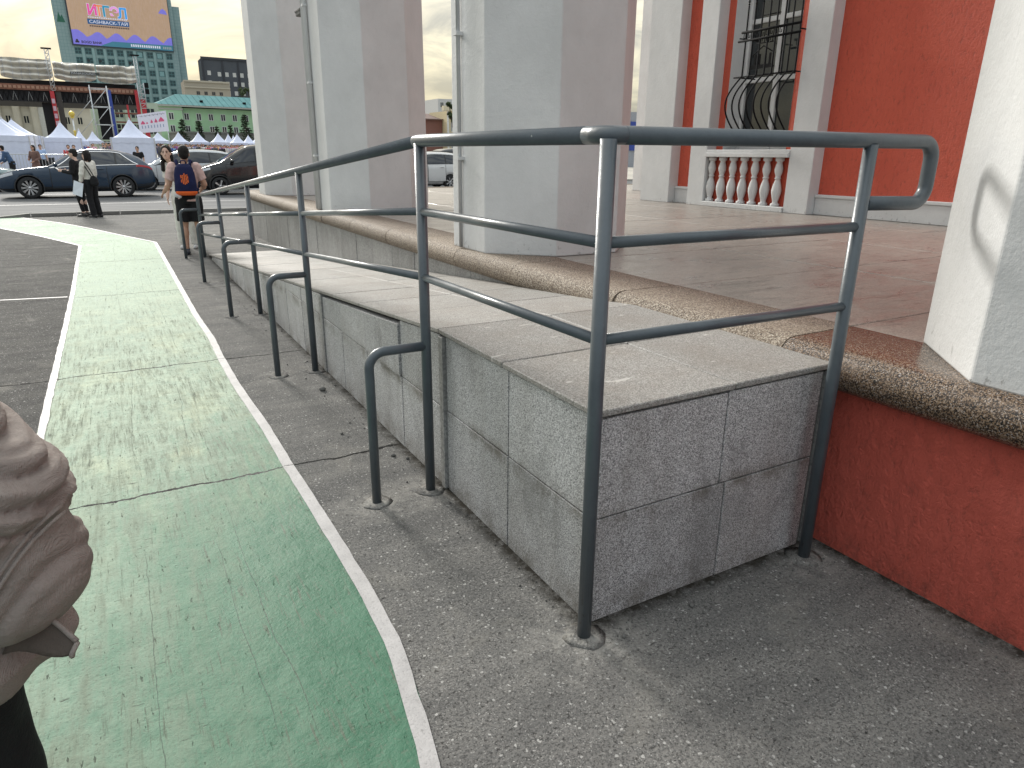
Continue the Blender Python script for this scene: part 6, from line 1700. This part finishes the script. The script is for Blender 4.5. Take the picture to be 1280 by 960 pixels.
b = MB(); b.add([(-.2, -.5, 7.62), (5.0, -.5, 7.62), (5.0, 7, 9.0), (-.2, 7, 9.0)], [(0,1,2,3)]); b.add([(-.2, -.5, 7.55), (5.0, -.5, 7.55), (5.0, -.5, 7.75), (-.2, -.5, 7.75)], [(0,1,2,3)]); b.build('roof', plain('brown_roof', (.12, .07, .06), .7), rb)
put_windows(rb, wmat, MT['pane'], [(1+1.1*i, -.06, 3.2) for i in range(3)], .7, 1.4, .1)
sb_ = thing('sign_block', 'far building with blue and red sign strips in the gap right of the landing column', 'building', (49.6, 62, 0))
b = MB(); b.box(0, 9, 0, 6, 0, 6.2); b.build('wall', plain('grey_block', (.32, .33, .36), .8), sb_)
for z, m_ in ((4.6, MT['bluep']), (3.4, MT['redp']), (2.2, MT['bluep'])): b = MB(); b.box(.2, 8.8, -.12, 0, z, z+.6); b.build('sign_strip', m_, sb_)

# ------------------------------------------------------------------ trees
def leaf_mat(name, c0, c1):
    t = NT(name); p = t.pos()
    n = t.noise(p, 1.3, 4, .7); r_ = t.noise(p, 11, 2)
    c = t.mix(t.ramp(t.math('ADD', t.math('MULTIPLY', n, .5), t.math('MULTIPLY', r_, .5)), [(.35, 0.), (.65, 1.)]), c0, c1)
    return t.done(c, .7, spec=.3)
needle = leaf_mat('spruce_needles', (.018, .032, .018), (.055, .085, .045)); leafy = leaf_mat('broad_leaves', (.028, .045, .018), (.10, .13, .055)); bark = plain('tree_bark', (.09, .065, .05), .9, bump=.5)
def spruce(u, v, base, top, spread, label, seed, sparse=1.0):
    r = thing('spruce_tree', label, 'tree', (u, v, base), 0, 'spruce trees before the green building'); rg = random.Random(seed); H = top-base
    b = MB(); b.tube([(0, 0, 0), (.03, 0, H*.5), (0, .02, H*.97)], [.14, .09, .02], 7); 
    n = int(11*H/5)
    limbs = []
    for i in range(n):
        z = H*(.14+.82*i/n); L_ = spread*(1-(z/H))**.85*rg.uniform(.75, 1.15)+.1
        for k in range(6):
            a = rg.uniform(0, 2*pi); e_ = (L_*cos(a), L_*sin(a), z-.16*L_+rg.uniform(-.05, .1)); b.tube([(0, 0, z), e_], [.03, .008], 4); limbs.append(((0, 0, z), e_))
    b.build('trunk', bark, r)
    c = MB()
    for a, e_ in limbs:
        A, E_ = Vector(a), Vector(e_); d = (E_-A)
        for q in range(int(26*sparse)):
            p = A+d*rg.uniform(.15, 1.05)+Vector((rg.gauss(0, .09), rg.gauss(0, .09), rg.gauss(0, .06)-.04)); s_ = rg.uniform(.12, .26)
            x = Vector((rg.gauss(0, 1), rg.gauss(0, 1), rg.gauss(-.3, .6))).normalized(); y = x.cross(Vector((rg.gauss(0, 1), rg.gauss(0, 1), 1))).normalized()
            c.add([p-x*s_, p+y*s_*.35, p+x*s_, p-y*s_*.45], [(0,1,2,3)])
    c.build('crown', needle, r)
spruce(12.7, 150, 1.3, 8.0, 1.75, 'dark spruce leftmost before the green building', 1)
spruce(15.6, 150.5, 1.3, 7.9, 1.45, 'slim dark spruce second from the left before the green building', 2)
spruce(18.9, 151, 1.3, 6.9, 1.1, 'short thin spruce in the middle before the green building', 3, .6)
spruce(21.3, 150.5, 1.3, 7.2, 1.2, 'short spruce left of the tallest before the green building', 4, .7)
spruce(24.0, 149.5, 1.3, 9.3, 1.9, 'tallest spruce before the green building', 5)
spruce(26.4, 150, 1.3, 7.2, 1.3, 'dark spruce beside the far column', 6)
def broad(u, v, base, h, R_, label, seed, cnt=1500, leaf=.35):
    r = thing('broadleaf_tree', label, 'tree', (u, v, base)); rg = random.Random(seed)
    b = MB(); b.tube([(0, 0, 0), (.1, 0, h*.4), (0, .1, h*.7)], [h*.03, h*.022, h*.01], 8)
    cl_ = []
    for k in range(14):
        a = rg.uniform(0, 2*pi); q = rg.uniform(.25, 1)*R_; p = Vector((q*cos(a), q*sin(a), h*rg.uniform(.45, .95))); cl_.append((p, R_*rg.uniform(.25, .5))); b.tube([(0, 0, h*.38), p*.6+Vector((0, 0, h*.16)), p], [h*.012, h*.008, h*.003], 5)
    b.build('trunk', bark, r); c = MB()
    for k in range(cnt):
        p, s_ = rg.choice(cl_); d = Vector((rg.gauss(0, 1), rg.gauss(0, 1), rg.gauss(0, .8))).normalized()*s_*rg.random()**.4; q = p+d; x = Vector((rg.gauss(0, 1), rg.gauss(0, 1), rg.gauss(0, 1))).normalized(); y = x.orthogonal().normalized(); l = leaf*rg.uniform(.5, 1.2)
        c.add([q-x*l, q+y*l*.6, q+x*l, q-y*l*.6], [(0,1,2,3)])
    c.build('crown', leafy, r)
broad(62.5, 320, 0, 31.0, 5.5, 'dark green tree in front of the dark office block beside the column', 21, 2600, .55)
broad(53.5, 322, 0, 28.5, 2.6, 'small dark tree top before the dark office block', 22, 900, .45)
broad(38.75, 84, .5, 9.6, .9, 'dark green tree at the edge of the gap between two columns', 23, 1800, .20)

bpy.data.scenes.remove(TMP)
